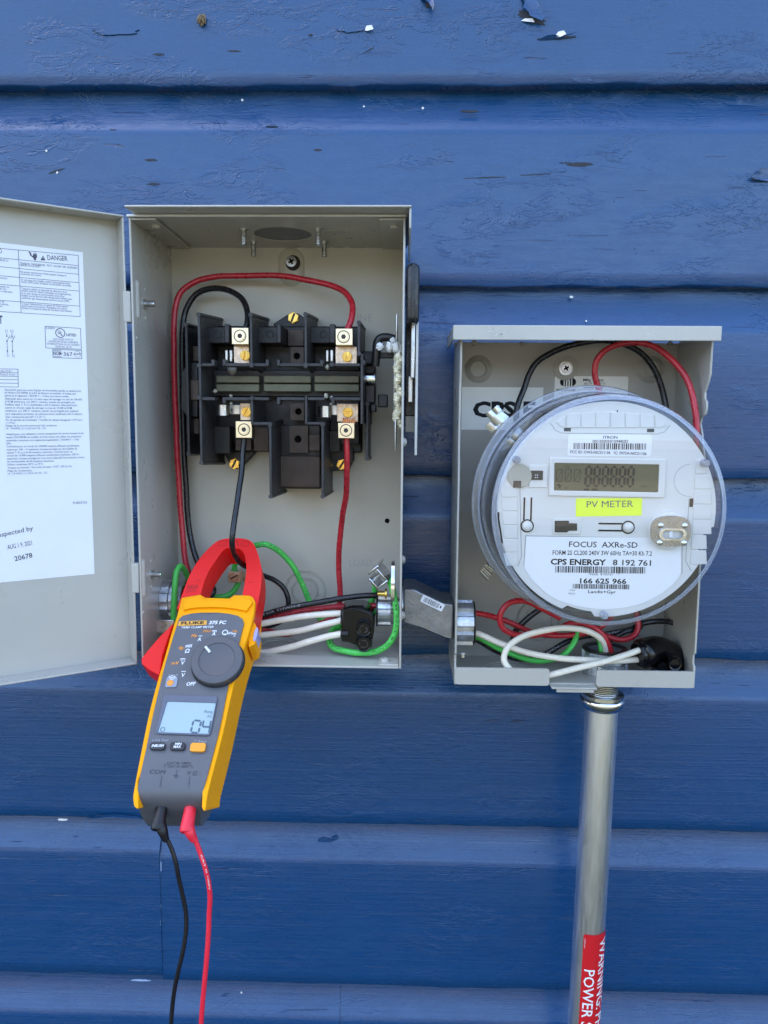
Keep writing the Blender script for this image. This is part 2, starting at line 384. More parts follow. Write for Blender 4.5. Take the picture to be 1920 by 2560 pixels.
M_CHROME = mat('bright_plated_steel', (.72, .73, .75), .12, metal=1, var=.08, vs=60, rvar=.06)
M_PIPE = mat('galvanised_pipe', (.80, .83, .88), .36, metal=1, var=.05, vs=170, rvar=.05, bump=.08, bs=420, stretch=(1, 1, .12))
M_BRASS = mat('brass', (.78, .52, .13), .22, metal=1, var=.10, vs=150, rvar=.08)
M_ALU = mat('lug_aluminium', (.90, .77, .52), .36, metal=1, var=.05, vs=120, rvar=.06, bump=.06, bs=900)
M_ALUD = mat('lug_bore', (.06, .055, .05), .5, metal=.6, var=.1)
M_TIN = mat('tinned_copper', (.63, .50, .38), .38, metal=1, var=.25, vs=260, rvar=.12, bump=.3, bs=700)
M_COPPER = mat('copper', (.72, .28, .10), .30, metal=1, var=.15, vs=400)
M_SPRING = mat('spring_steel', (.62, .62, .60), .30, metal=1, var=.12, vs=80)
M_PHEN = mat('black_phenolic', (.011, .011, .012), .42, spec=.5, var=.25, vs=60, rvar=.1, bump=.1, bs=900)
M_PHENT = mat('black_phenolic_pale', (.034, .033, .034), .50, spec=.5, var=.25, vs=120, rvar=.1)  # paler copy of the black phenolic for barriers, rails and small raised parts
M_PHENB = mat('brown_phenolic', (.090, .060, .042), .55, var=.2, vs=60)
M_OLIVE = mat('olive_crossbar', (.15, .15, .09), .45, var=.15, vs=60)
M_GREASE = mat('cream_grease', (.72, .66, .46), .18, var=.12, vs=200, spec=.6, bump=.25, bs=300)
M_NYLON = mat('natural_nylon', (.62, .58, .44), .45, var=.1)
M_GRIP = mat('black_vinyl', (.012, .012, .013), .30, var=.2, vs=120, rvar=.1)
M_BLACKP = mat('black_plastic', (.010, .010, .011), .38, var=.2, rvar=.08)
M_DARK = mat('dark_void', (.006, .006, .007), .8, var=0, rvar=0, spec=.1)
M_WRED = mat('red_wire_insulation', (.47, .020, .032), .30, var=.12, vs=80, rvar=.08, bump=.05)
M_WBLACK = mat('black_wire_insulation', (.012, .012, .014), .27, var=.2, vs=80, rvar=.08)
M_WGREEN = mat('green_wire_insulation', (.075, .55, .085), .33, var=.1, vs=80, rvar=.08)
M_WWHITE = mat('white_wire_insulation', (.80, .74, .61), .30, var=.05, vs=60, rvar=.08)
M_PAPER = mat('white_paper', (.80, .81, .84), .42, var=.02, vs=30, spec=.4, rvar=.05)
M_STICK = mat('grey_sticker', (.88, .86, .79), .45, var=.03)
M_INK = mat('black_ink', (.018, .018, .022), .55, var=0, rvar=0, spec=.1)
M_INKG = mat('grey_ink', (.10, .10, .13), .55, var=0, rvar=0, spec=.1)
M_INKF = mat('stamp_ink', (.035, .035, .045), .6, var=.5, vs=900, rvar=0)
M_YSTICK = mat('fluorescent_yellow_sticker', (.80, .92, .02), .5, var=.02, rvar=.03)
M_YEL = mat('yellow_rubber', (.98, .385, .002), .50, spec=.14, var=.03, vs=30, rvar=.06, bump=.06, bs=1400)
M_JRED = mat('red_plastic', (.85, .012, .010), .42, spec=.3, var=.03, vs=40, rvar=.06, bump=.05, bs=1400)
M_CGREY = mat('grey_meter_plastic', (.100, .102, .112), .40, var=.04, vs=60, rvar=.06, bump=.10, bs=1800)
M_DIAL = mat('dial_grey', (.080, .081, .088), .38, var=.05, vs=40, rvar=.05, bump=.06, bs=1600)
M_BTN = mat('button_charcoal', (.022, .022, .026), .5, var=.05)
M_BTNO = mat('button_orange', (.85, .33, .012), .45, var=.03)
M_BTNG = mat('button_grey', (.26, .29, .36), .45, var=.03)
M_LOGO = mat('amber_badge', (.80, .38, .04), .4, var=.02)
M_WHITEINK = mat('white_ink', (.78, .79, .80), .5, var=0, rvar=0)
M_ORINK = mat('orange_ink', (.82, .30, .03), .5, var=0, rvar=0)
M_GRINK = mat('pale_grey_ink', (.34, .36, .41), .5, var=0, rvar=0)
M_ENGR = mat('engraved_line', (.030, .030, .036), .6, var=0, rvar=0, spec=.1)
M_LCDC = mat('blue_lcd', (.34, .445, .46), .12, var=.03, vs=20, rvar=.02, spec=.6)
M_LCDSEG = mat('lcd_segment', (.10, .15, .19), .3, var=0, rvar=0, spec=.1)
M_LCDM = mat('olive_lcd', (.105, .098, .052), .3, var=.06, vs=25, rvar=.03, spec=.12)
M_LCDB = mat('lcd_bold_segment', (.008, .008, .008), .3, var=0, rvar=0, spec=.1)
M_LCDT = mat('lcd_thin_segment', (.016, .015, .010), .3, var=0, rvar=0, spec=.1)
M_LENS = mat('clear_window', (1, 1, 1), .02, var=0, rvar=0, trans=1.0, ior=1.15)
M_TRED = mat('red_lead', (.80, .02, .045), .42, var=.03, rvar=.06)
M_TBLACK = mat('black_lead', (.006, .006, .008), .45, var=.1, rvar=.06)
M_MWHITE = mat('white_meter_plastic', (.66, .635, .59), .42, var=.02, vs=30, rvar=.05)
M_MWHITE2 = mat('white_meter_label', (.80, .785, .775), .38, var=.01, rvar=.04)
def clear_sheet():
    # thin clear plastic: what is not mirrored goes straight through
    m = bpy.data.materials.new('clear_polycarbonate'); m.use_nodes = True; t = m.node_tree; N = t.nodes; L = t.links; N.remove(N['Principled BSDF'])
    tr = N.new('ShaderNodeBsdfTransparent'); tr.inputs[0].default_value = (.975, .985, .995, 1)
    gl = N.new('ShaderNodeBsdfGlossy'); gl.inputs['Roughness'].default_value = .015; gl.inputs[0].default_value = (1, 1, 1, 1)
    lw = N.new('ShaderNodeLayerWeight'); lw.inputs[0].default_value = .5; pw = N.new('ShaderNodeMath'); pw.operation = 'POWER'; L.new(lw.outputs['Facing'], pw.inputs[0]); pw.inputs[1].default_value = 5
    fz = N.new('ShaderNodeMath'); fz.operation = 'MULTIPLY_ADD'; L.new(pw.outputs[0], fz.inputs[0]); fz.inputs[1].default_value = .90; fz.inputs[2].default_value = .032
    x = N.new('ShaderNodeMixShader'); L.new(fz.outputs[0], x.inputs[0]); L.new(tr.outputs[0], x.inputs[1]); L.new(gl.outputs[0], x.inputs[2]); L.new(x.outputs[0], N['Material Output'].inputs[0]); return m
M_CLEAR = clear_sheet()
M_GLASS = mat('clear_solid_plastic', (.97, .985, 1), .012, var=0, rvar=0, trans=1.0, ior=1.46)
M_BASE = mat('dark_meter_base', (.045, .045, .048), .5, var=.8, vs=260, bump=.4, bs=300)
M_CHASSIS = mat('pale_grey_chassis', (.42, .43, .44), .4, var=.2, vs=50)
M_WARN = mat('red_warning_label', (.58, .010, .016), .36, var=.03, rvar=.05)
M_GROUND = mat('lawn', (.034, .038, .022), .95, var=.35, vs=5, bump=.0)
M_WOOD = mat('dense_foliage', (.035, .050, .018), .8, var=.6, vs=2.5)
M_TAN = mat('tan_render', (.36, .315, .25), .85, var=.12, vs=3)
M_SHINGLE = mat('grey_shingles', (.10, .09, .085), .9, var=.3, vs=8)
def edge_lit():
    # clear rounded rim; its bright bluish edge reflections are put into the milky colour
    m = bpy.data.materials.new('clear_rim'); m.use_nodes = True; t = m.node_tree; N = t.nodes; L = t.links; p = N['Principled BSDF']
    p.inputs['Base Color'].default_value = (.70, .75, .83, 1); p.inputs['Roughness'].default_value = .10; p.inputs['Specular IOR Level'].default_value = .8
    tr = N.new('ShaderNodeBsdfTransparent'); tr.inputs[0].default_value = (.93, .95, .98, 1)
    x = N.new('ShaderNodeMixShader'); lw = N.new('ShaderNodeLayerWeight'); lw.inputs[0].default_value = .45
    r = N.new('ShaderNodeMapRange'); L.new(lw.outputs['Facing'], r.inputs[0]); r.inputs[3].default_value = .07; r.inputs[4].default_value = .60
    L.new(r.outputs[0], x.inputs[0]); L.new(tr.outputs[0], x.inputs[1]); L.new(p.outputs[0], x.inputs[2]); L.new(x.outputs[0], N['Material Output'].inputs[0]); return m
M_RIM = edge_lit()
M_PORT = mat('port_steel', (.36, .36, .37), .28, metal=1, var=.08, vs=60)
M_GREY2 = mat('grey_enamel_shaded', (.42, .395, .34), .4, var=.05, vs=14, bump=.08, bs=900, dirt=.35)  # right box back panel: enamel copy with its shade put into the colour
M_WPRINT = mat('wire_print_dark', (.03, .14, .03), .5, var=0, rvar=0, spec=.2)
M_WPRINTL = mat('wire_print_pale', (.30, .30, .30), .5, var=0, rvar=0, spec=.2)
M_WPRINTR = mat('wire_print_maroon', (.12, .006, .010), .5, var=0, rvar=0, spec=.2)
M_ENGR2 = mat('moulded_engraving', (.070, .074, .085), .6, var=0, rvar=0, spec=.1)
# ================================================================== ground and the clapboard wall
g = B(); g.add([(-60, -60, 0), (60, -60, 0), (60, 60, 0), (-60, 60, 0)], [(0, 1, 2, 3)])
gr = g.obj('ground', M_GROUND, smooth=0, weld=False); gr['kind'] = 'structure'
# unseen house added behind the photographer to send in warm light and reflections
vs = [(-10, -11, 0), (10, -11, 0), (10, -11, 2.7), (-10, -11, 2.7), (-10, -16, 0), (10, -16, 0), (10, -16, 2.7), (-10, -16, 2.7)]
nh = B().hexa([vs[0], vs[1], vs[5], vs[4], vs[3], vs[2], vs[6], vs[7]]).obj('added_bounce_house', M_TAN, None, smooth=0); nh['kind'] = 'structure'
B().add([(-10.4, -10.5, 2.62), (10.4, -10.5, 2.62), (10.4, -13.5, 3.4), (-10.4, -13.5, 3.4), (10.4, -16.5, 2.62), (-10.4, -16.5, 2.62)], [(0, 1, 2, 3), (3, 2, 4, 5), (0, 3, 5), (1, 4, 2), (0, 5, 4, 1)]).obj('roof', M_SHINGLE, nh, smooth=0)

WALL = thing('house_wall', 'blue painted drop siding wall with peeling paint behind both electrical boxes', 'wall', (0, .06, 0))
g = B(); g.box(W, -6, 0, 6, 5.7, -.16, -.022)
g.obj('wall_sheathing', M_SIDING, WALL, smooth=0)
PITCH, FLAT, Z0 = .1685, .1300, CAM_H + .290      # board height, height of its flat face, lower edge of the topmost lap in view
LIPW = .0165
def board(z, x0, x1, seed, dz=0.0, dy=0.0):
    prof = [(-.0215, .000), (-.0012, -.0002), (0, .0012), (0, .012), (0, .045), (0, .085), (0, FLAT-.004), (-.0003, FLAT), (-.0016, FLAT+.0030), (-.0048, FLAT+.0085), (-.0080, FLAT+.0145), (-.0106, FLAT+.0205), (-.0125, FLAT+.0265), (-.0137, FLAT+.0330), (-.0142, PITCH+.012), (-.0215, PITCH+.012)]
    xs = []
    x = x0
    while x < x1 - 1e-6:
        xs.append(x); x += (.008 if .7 < z < 2.1 else .03) if -.62 < x < .62 else .12
    xs.append(x1)
    vs = []; fs = []; m = len(prof); n = len(xs)
    for i, x in enumerate(xs):
        for k, (w, v) in enumerate(prof):
            q = Vector((x*4, v*9, seed*7.3)); q2 = Vector((x*26, v*60, seed*3.1))
            e = .0005*noise.noise(q) + .00028*noise.noise(q2)
            zz = 0
            if k in (1, 2): zz = .0013*noise.noise(Vector((x*30, seed*5, 0))) + .0012*noise.noise(Vector((x*9, seed*2, 4)))
            if k in (7, 8): zz = .0010*noise.noise(Vector((x*5, seed*4, 2)))
            vs.append((x, -(w + dy) - (e if 0 < k < m-2 else 0), z + dz + v + zz))
    for i in range(n-1):
        for k in range(m):
            l = (k+1) % m; fs.append((i*m+k, (i+1)*m+k, (i+1)*m+l, i*m+l))
    fs.append(tuple(range(m))); fs.append(tuple((n-1)*m + k for k in range(m))[::-1])
    return B().add(vs, fs).obj('siding_board', M_SIDING, WALL, smooth=50)
BOARDS = {}
for i in range(-23, 11):
    z = Z0 - PITCH*i
    if z < -.05 or z > 5.5: continue
    if i == 5:
        xs = W.px(402, 2260, 0)[0]
        BOARDS[(i, 0)] = board(z, -3, xs-.00008, 51, dz=.0052, dy=.0004); BOARDS[(i, 1)] = board(z, xs+.00008, 3, 52)
    elif i == 6:
        xs = W.px(849, 2520, 0)[0]
        BOARDS[(i, 0)] = board(z, -3, xs-.00008, 61); BOARDS[(i, 1)] = board(z, xs+.00008, 3, 62, dy=-.0006)
    else: BOARDS[(i, 0)] = board(z, -3, 3, i*1.37 + 20)
# caulk in the two butt joints
def caulk(x, ya, yb, par, seed):
    rnd = random.Random(seed); y = ya
    g = B(); n = 0
    while y < yb:
        L = rnd.uniform(6, 34); u, v0 = W.px(x + (y-ya)*-.001, y, 0); v1 = W.px(x, min(y+L, yb), 0)[1]
        t = rnd.uniform(.0002, .0006)
        if rnd.random() < .24:
            path = [W.p(u + rnd.uniform(-.0004, .0004), v0 + (v1-v0)*k/4, .0002) for k in range(5)]
            g.tube(path, [t*.3, t, t*.8, t, t*.3], 6)
        y += L + rnd.uniform(4, 30)
    g.obj('caulk_bead', M_CAULK, par, weld=False)
caulk(401, 2215, 2440, BOARDS[(5, 1)], 3); caulk(402, 2100, 2215, BOARDS[(5, 1)], 5); caulk(850, 2470, 2560, BOARDS[(6, 1)], 4)

# flaws of the paint: lifted flakes, bare patches, dents as flat shade-dark patches, gouges, one dried mud spot
def outline(cx, cy, rx, ry, seed, n=14, amp=.45, rot=0.0):
    out = []
    for k in range(n):
        t = 2*PI*k/n; r = 1 + amp*noise.noise(Vector((math.cos(t)*1.7, math.sin(t)*1.7, seed*3.7)))
        a, b = rx*r*math.cos(t), ry*r*math.sin(t)
        out.append((cx + a*math.cos(rot) - b*math.sin(rot), cy + a*math.sin(rot) + b*math.cos(rot)))
    return out
def flaw(px, py, rx, ry, m, seed, par, name='gap_dent_patch', w=.0009, thick=.0008, rot=0.0, wb=0.0):
    u, v = W.px(px, py, wb); k = mpp(wb)
    o = outline(u, v, rx*k, ry*k*(.55 if m is M_BARE_DENT and ry < 9 else 1), seed, rot=rot)
    B().prism(W, o, wb + w - thick, wb + w).obj(name, m, par, smooth=0)
def flake(pts, par, curl=.004, m=None, wb=.0006, name='paint_flake'):
    # a lifted scale of paint: an outline in picture pixels whose first edge still sticks to the board
    loc = [W.px(a, b, wb) for a, b in pts]
    vs = []; fs = []; n = len(loc)
    for j, (u, v) in enumerate(loc): vs.append(W.p(u, v, wb))
    for j, (u, v) in enumerate(loc):
        h = curl*(0 if j in (0, n-1) else 1 - .25*abs(j - n/2)/(n/2)); vs.append(W.p(u, v, wb + h))
    c = Vector((sum(a for a, b in loc)/n, sum(b for a, b in loc)/n)); vs.append(W.p(c.x, c.y, wb + curl*.45)); vs.append(W.p(c.x, c.y, wb + curl*.45 - .0004))
    for j in range(n):
        k = (j+1) % n; fs.append((n+j, n+k, 2*n)); fs.append((n+k, n+j, 2*n+1))
    B().add(vs, fs).obj(name, m or M_SIDING, par, smooth=60)
R0, R1, R2 = BOARDS[(-1, 0)], BOARDS[(0, 0)], BOARDS[(1, 0)]
TOPB = BOARDS[(0, 0)]
flaw(1072, 6, 9, 14, M_BARE_DENT, 1, TOPB, w=.0005); flake([(1048, -8), (1058, 4), (1070, 14), (1080, 30), (1084, 12), (1080, -8)], TOPB, .006)
flake([(1078, 8), (1082, 24), (1080, 34), (1085, 20), (1084, 8)], TOPB, .005, M_PRIMER)
flaw(1330, 45, 34, 10, M_BARE_DENT, 2, TOPB, w=.0005, rot=-.35)
flake([(1300, -6), (1310, 10), (1306, 26), (1318, 36), (1322, 48), (1352, 60), (1360, 50), (1345, 20), (1340, -6)], TOPB, .006)
flake([(1302, 52), (1320, 58), (1335, 60), (1330, 50), (1312, 46)], TOPB, .003, M_PRIMER)
flaw(1388, 96, 46, 5.5, M_BARE_DENT, 3, TOPB, w=.0005, rot=.05); flake([(1344, 101), (1366, 91), (1384, 89), (1398, 95), (1418, 90), (1446, 82), (1430, 88), (1408, 96)], TOPB, .0025)
flake([(1386, 92), (1398, 96), (1414, 89), (1408, 80), (1396, 79)], TOPB, .003, M_PRIMER)
flake([(912, 76), (918, 80), (934, 76), (930, 66), (916, 64)], TOPB, .0025, M_PRIMER)
flaw(876, 74, 30, 8, M_SIDING, 14, TOPB, w=.0012, name='paint_scab'); flaw(292, 80, 56, 9, M_SIDING, 15, TOPB, w=.0012, name='paint_scab')
flaw(397, 136, 13, 3.5, M_BARE_DENT, 4, TOPB, w=.0003); flaw(584, 128, 17, 3, M_BARE_DENT, 5, TOPB, w=.0003); flaw(775, 88, 5, 4, M_BARE_DENT, 6, TOPB, w=.0003); flaw(921, 126, 12, 2.5, M_BARE_DENT, 8, TOPB, w=.0003, rot=.5)  # small dents, their blue-dark shade painted as flat patches
mud = B(); c = pt(503, 48, .003); mud.blob(c, .0034, .003, .0040, 3, .9, 18, 12, 2.6); mud.obj('mud_spot', M_MUD, TOPB)
RB = BOARDS[(1, 0)]
flaw(1174, 279, 21, 5, M_BARE_DENT, 9, RB, w=.0006, wb=-.0050); flaw(377, 400, 15, 5, M_BARE_DENT, 10, RB, w=.0003); flaw(1448, 411, 30, 8, M_BARE_DENT, 11, RB, w=.0002, name='gouge'); flaw(1214, 444, 55, 2.6, M_BARE_DENT, 12, RB, w=.0002, rot=.04)
flaw(1340, 436, 40, 1.8, M_BARE_DENT, 13, RB, w=.0002, rot=.05); flaw(1413, 407, 14, 1.8, M_BARE_DENT, 16, RB, w=.0002)
flaw(1905, 448, 34, 7, M_BARE_DENT, 17, RB, w=.0003); flake([(1936, 456), (1886, 452), (1872, 446), (1890, 434), (1896, 424), (1940, 424)], RB, .0045)
flaw(140, 428, 22, 4, M_BARE_DENT, 18, RB, w=.0002, rot=.3); flaw(385, 460, 18, 4, M_BARE_DENT, 19, RB, w=.0002); flaw(795, 375, 9, 5, M_BARE_DENT, 20, RB, w=.0002)
flaw(283, 325, 9, 3, M_BARE_DENT, 21, RB, w=.0004, wb=-.001); flaw(680, 316, 14, 2, M_BARE_DENT, 22, RB, w=.0006, wb=-.002)
for k, (x, y, r) in enumerate(((1057, 271, 2.6), (910, 267, 2.0), (606, 251, 2.4), (117, 378, 2.4), (144, 432, 2.5))): flaw(x, y, r, r, M_PRIMER, 30+k, RB, w=.0010, wb=-.008 if y < 300 else 0, name='paint_speck')
flaw(1428, 743, 4, 3.4, M_PRIMER, 40, BOARDS[(2, 0)], w=.0010, wb=-.010, name='paint_speck'); flaw(1465, 803, 2.2, 2.2, M_PRIMER, 41, BOARDS[(2, 0)], w=.0010, wb=-.004, name='paint_speck')
L4 = BOARDS[(4, 0)]
flaw(157, 2048, 12, 2.4, M_PRIMER, 42, L4, w=.0010, name='paint_speck')
flake([(215, 2046), (245, 2036), (290, 2032), (352, 2040), (352, 2046), (290, 2042), (240, 2046)], L4, .0018)
flaw(350, 2450, 26, 2.4, M_CAULK, 43, BOARDS[(5, 0)], w=.0008, name='paint_speck')
for k, (x, y, rx, ry) in enumerate(((812, 2100, 22, 7), (838, 2094, 9, 5), (815, 2140, 6, 9), (300, 2128, 9, 7), (352, 2120, 5, 4))):
    flaw(x, y, rx, ry, M_SIDING, 50+k, BOARDS[(5, 0 if x < 400 else 1)], w=.0012, wb=-.009, name='paint_scab')
flaw(604, 2480, 2.2, 2.2, M_PRIMER, 56, BOARDS[(6, 0)], w=.001, wb=-.0105, name='paint_speck'); flaw(557, 2517, 3.5, 2, M_BARE_DENT, 57, BOARDS[(6, 0)], w=.001, wb=-.009)
flaw(641, 2503, 6, 4, M_BARE_DENT, 58, BOARDS[(6, 0)], w=.001, wb=-.0085)
# ================================================================== screws and small hardware
def slot_screw(bm_head, bm_dark, fr, u, v, w, r, ang, h=.0032, hexa=True):
    if hexa: bm_head.prism(fr, circ(u, v, r, 6, ang + .3), w, w + h*.62)
    bm_head.prism(fr, circ(u, v, r*(.86 if hexa else 1), 24), w + h*.62, w + h*.72) if hexa else None
    # slotted head: two halves either side of the slot
    ri = r*(.80 if hexa else 1.0); base = w + (h*.72 if hexa else 0); t = r*.17
    d = Vector((math.cos(ang), math.sin(ang))); n = Vector((-d.y, d.x))
    for sgn in (1, -1):
        poly = []
        a0 = math.asin(t/ri)
        for k in range(13):
            a = a0 + (PI - 2*a0)*k/12; q = d*(ri*math.cos(a)) + n*(sgn*ri*math.sin(a)); poly.append((u + q.x, v + q.y))
        bm_head.prism(fr, poly, base, w + h)
    q = d*ri*.97
    bm_dark.prism(fr, [(u - q.x - n.x*t*1.1, v - q.y - n.y*t*1.1), (u + q.x - n.x*t*1.1, v + q.y - n.y*t*1.1), (u + q.x + n.x*t*1.1, v + q.y + n.y*t*1.1), (u - q.x + n.x*t*1.1, v - q.y + n.y*t*1.1)], base - .0004, base + .0002)
def phillips(name, fr, u, v, w, r, parent, washer=1.6, m=None):
    h = B(); k = r*.16; L = r*.55; a = .5
    cross = [(k,k),(k,L),(-k,L),(-k,k),(-L,k),(-L,-k),(-k,-k),(-k,-L),(k,-L),(k,-k),(L,-k),(L,k)]
    cross = [(u + x*math.cos(a) - y*math.sin(a), v + x*math.sin(a) + y*math.cos(a)) for x, y in cross]
    h.prism(fr, circ(u, v, r, 28), w + .0012, w + .0030, holes=[cross[::-1]])
    o = h.obj(name, m or M_CHROME, parent, bevel=.0002)
    h = B(); h.prism(fr, circ(u, v, r*washer, 28), w, w + .0012); h.obj('washer', M_ZINC, o, bevel=.0003)
    h = B(); h.prism(fr, circ(u, v, r*.62, 16), w + .0008, w + .0014); h.obj('drive_recess', M_DARK, o)
    return o
def threaded(bm, p, axis, r, L, pitch=.0011, n=14):
    prof = [(r, 0)]; z = 0
    while z < L - pitch: prof += [(r, z + pitch*.45), (r*.80, z + pitch*.7), (r, z + pitch)]; z += pitch
    prof += [(r*.85, L), (0, L)]
    bm.lathe(p, axis, prof, n)
def emboss_ring(bm, fr, u, v, r, w, t=.00055, h=.0004, n=48):
    bm.lathe(fr.p(u, v, w), fr.N, [(r - t, -.0002), (r - t*.4, h), (r + t*.4, h), (r + t, -.0002)], n, closed=True)

# ================================================================== safety switch enclosure with its open door
WB, WF, TH = .0210, .1200, .0017
xl = (W.px(324, 552, WF)[0] + W.px(351, 1640, WF)[0])/2; xr = (W.px(1015, 560, WF)[0] + W.px(1002, 1660, WF)[0])/2
zt = W.px(670, 543, WF)[1]; zb = W.px(820, 1670, WF)[1]
BOX = thing('safety_switch_enclosure', 'open grey steel switch enclosure on the left, its door swung wide', 'switch box', (0, -WB, zb))
g = B(); g.box(W, xl, zb, xr, zt, WB - TH, WB); BACK = g.obj('back_panel', M_GREYD, BOX, smooth=0)
g = B(); g.box(W, xl, zb, xl + TH, zt, WB + .0002, WF); SIDE_L = g.obj('side_panel', M_GREY, BOX, bevel=.0006)
g = B(); g.box(W, xr - TH, zb, xr, zt, WB + .0002, WF); SIDE_R = g.obj('side_panel', M_GREY, BOX, bevel=.0006)
g = B(); g.box(W, xl + TH + .0002, zb, xr - TH - .0002, zb + TH, WB + .0002, WF - .0004)
FLOOR = g.obj('bottom_panel', M_GREY, BOX, bevel=.0005)
CEIL = Frame((0, 0, zt), (1, 0, 0), (0, -1, 0))      # seen from below; v = distance from the wall
FL = Frame((0, 0, zb + TH), (1, 0, 0), (0, 1, 0))    # floor of the box, v = y
hu, hv = CEIL.px(706, 584, 0); hr = abs(CEIL.px(778, 584, 0)[0] - hu); hv = .0685
g = B(); g.prism(CEIL, [(xl + TH, WB + .0002), (xr - TH, WB + .0002), (xr - TH, WF + .0005), (xl + TH, WF + .0005)], -TH, 0, holes=[circ(hu, hv, hr, 40)])
TOP = g.obj('top_panel', M_GREY, BOX, smooth=0)
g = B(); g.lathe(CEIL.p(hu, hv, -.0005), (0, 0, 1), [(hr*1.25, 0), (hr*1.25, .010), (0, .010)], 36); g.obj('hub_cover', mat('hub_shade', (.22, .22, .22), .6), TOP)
for (x, y, L) in ((596, 557, .0185), (788, 556, .0185), (634, 590, .019), (811, 590, .019)):
    u, v = CEIL.px(x, y, 0); v = min(v, .085)
    if y > 580: v = .043
    u = CEIL.px(x, y, 0)[0] if y < 580 else W.px(x, 620, .043)[0]
    g = B(); g.lathe(CEIL.p(u, v, .0), CEIL.N, [(.0035, 0), (.0035, .0010), (.0022, .0011)], 18); threaded(g, CEIL.p(u, v, .001), CEIL.N, .0023, L*.62 if y < 580 else L*.58); g.obj('hub_bolt', M_ZINC, TOP)
# front return strips and rivets at the two upper corners, drip hood above
zh = W.px(670, 512, .139)[1]
for a_ in ((xl - .0018, xr + .0012, WF - .0022, WF - .0004), (xl - .0018, xl - .0002, WB - .001, WF - .0024), (xr - .0004, xr + .0012, WB - .001, WF - .0024)):
    g = B(); g.box(W, a_[0], zt + .0002, a_[1], zh - .0016, a_[2], a_[3]); g.obj('hood_riser', M_GREY, BOX, bevel=.0003)
hx0 = W.px(310, 512, .139)[0]; hx1 = W.px(1029, 510, .139)[0]
g = B(); g.box(W, hx0, zh - .0015, hx1, zh, WB - .001, .139); HOOD = g.obj('drip_hood', M_GREY, BOX, bevel=.0006)
g = B(); g.box(W, hx1 - .0016, zh - .0155, hx1, zh - .0016, WB - .001, .1375); g.obj('hood_flange', M_GREY, HOOD, bevel=.0006)
g = B(); g.box(W, xl - .0006, zt + .0001, xr + .0006, zt + .0017, WF - .0003, WF + .0016); g.obj('front_rim', M_EDGE, BOX, bevel=.0004)
for (x0, x1) in ((xl + TH, W.px(388, 546, WF)[0]), (W.px(948, 546, WF)[0], xr - TH)):
    g = B(); g.box(W, x0, zt - .0018, x1, zt - .0004, WB + .004, WF - .0006); t_ = g.obj('corner_tab', M_GREY, BOX, bevel=.0004)
    um = (x0 + x1)/2 + (.004 if x0 < -.1 else .002)
    g = B(); g.lathe(CEIL.p(um, .103, .0018), CEIL.N, [(.0033, 0), (.0033, .0014), (.0026, .0022), (0, .0024)], 18); g.obj('rivet', M_GREY, t_)
g = B(); g.box(W, W.px(946, 1660, WF)[0], zb + TH + .0001, xr - TH - .0004, zb + TH + .0016, WF - .019, WF - .001); t_ = g.obj('corner_tab', M_GREY, BOX, bevel=.0005)
u, v = Frame((0, 0, zb + .0033), (1, 0, 0), (0, 1, 0)).px(962, 1653)
g = B(); g.lathe((u, v, zb + .0032), (0, 0, 1), [(.0034, 0), (.0034, .0014), (.0028, .0024), (.0016, .0026), (.0014, .0018), (0, .0018)], 20); g.obj('rivet', M_GREY, t_)
# back panel: raised mounting boss and its screw, lettering, knock-outs
bu0, bv1 = W.px(694, 617, WB); bu1, bv0 = W.px(763, 717, WB); r_ = (bu1 - bu0)/2; bc = (bu0 + bu1)/2
def stad(cu, v0, v1, r, n=14):
    return [(cu + r*math.cos(PI*k/n), v1 - r + r*math.sin(PI*k/n)) for k in range(n+1)] + [(cu - r*math.cos(PI*k/n), v0 + r - r*math.sin(PI*k/n)) for k in range(n+1)]
g = B(); o1 = stad(bc, bv0, bv1, r_); o2 = stad(bc, bv0 + .0028, bv1 - .0028, r_ - .0028)
g.prism(W, o1, WB - .0005, WB + .0030, top=o2); BOSS = g.obj('mounting_boss', M_GREYD, BACK, smooth=60)
u, v = W.px(729, 655, WB + .003)
ps = phillips('mounting_screw', W, u, v, WB + .0031, .0046, BOX, 1.0)
g = B(); g.lathe(W.p(u + .0012, v - .0008, WB + .0030), W.N, [(.0064, 0), (.0064, .0008), (.0045, .0012)], 28); g.obj('sealing_washer', mat('rusty_black_rubber', (.03, .022, .018), .8, var=.4, vs=400), ps)
M_STAMP = mat('stamped_shadow', (.38, .38, .35), .5, var=0)
for s_, a_, b_, h_ in (('LINE', (881, 803), (930, 803), 19), ('LOAD', (874, 1416), (929, 1416), 18)):
    g = B(); ptext(g, W, s_, a_, b_, h_, WB + .00012, -.012); g.obj('stamped_word', M_STAMP, BACK, smooth=0, weld=False)
g = B(); u, v = W.px(763, 1477, WB)
for r in (53, 49, 34, 30): emboss_ring(g, W, u, v, r*mpp(WB), WB, h=.0008, t=.0005)
u2, v2 = W.px(800, 1486, WB); g.lathe(W.p(u2, v2, WB), W.N, [(.0014, 0), (.001, .0007), (0, .0009)], 12)
g.obj('knockout', M_GREYD, BACK)
g = B(); u, v = W.px(968, 1302, WB); g.lathe(W.p(u, v, WB + .00012), W.N, [(.0022, 0), (.0021, .0001), (0, .0001)], 18); g.obj('screw_hole', M_DARK, BACK)
g = B(); u, v = FL.px(690, 1612, 0)
for r in (.0200, .0186, .0125): emboss_ring(g, FL, u, v, r, 0, h=.0008, t=.0005)
g.obj('knockout', M_GREY, FLOOR)
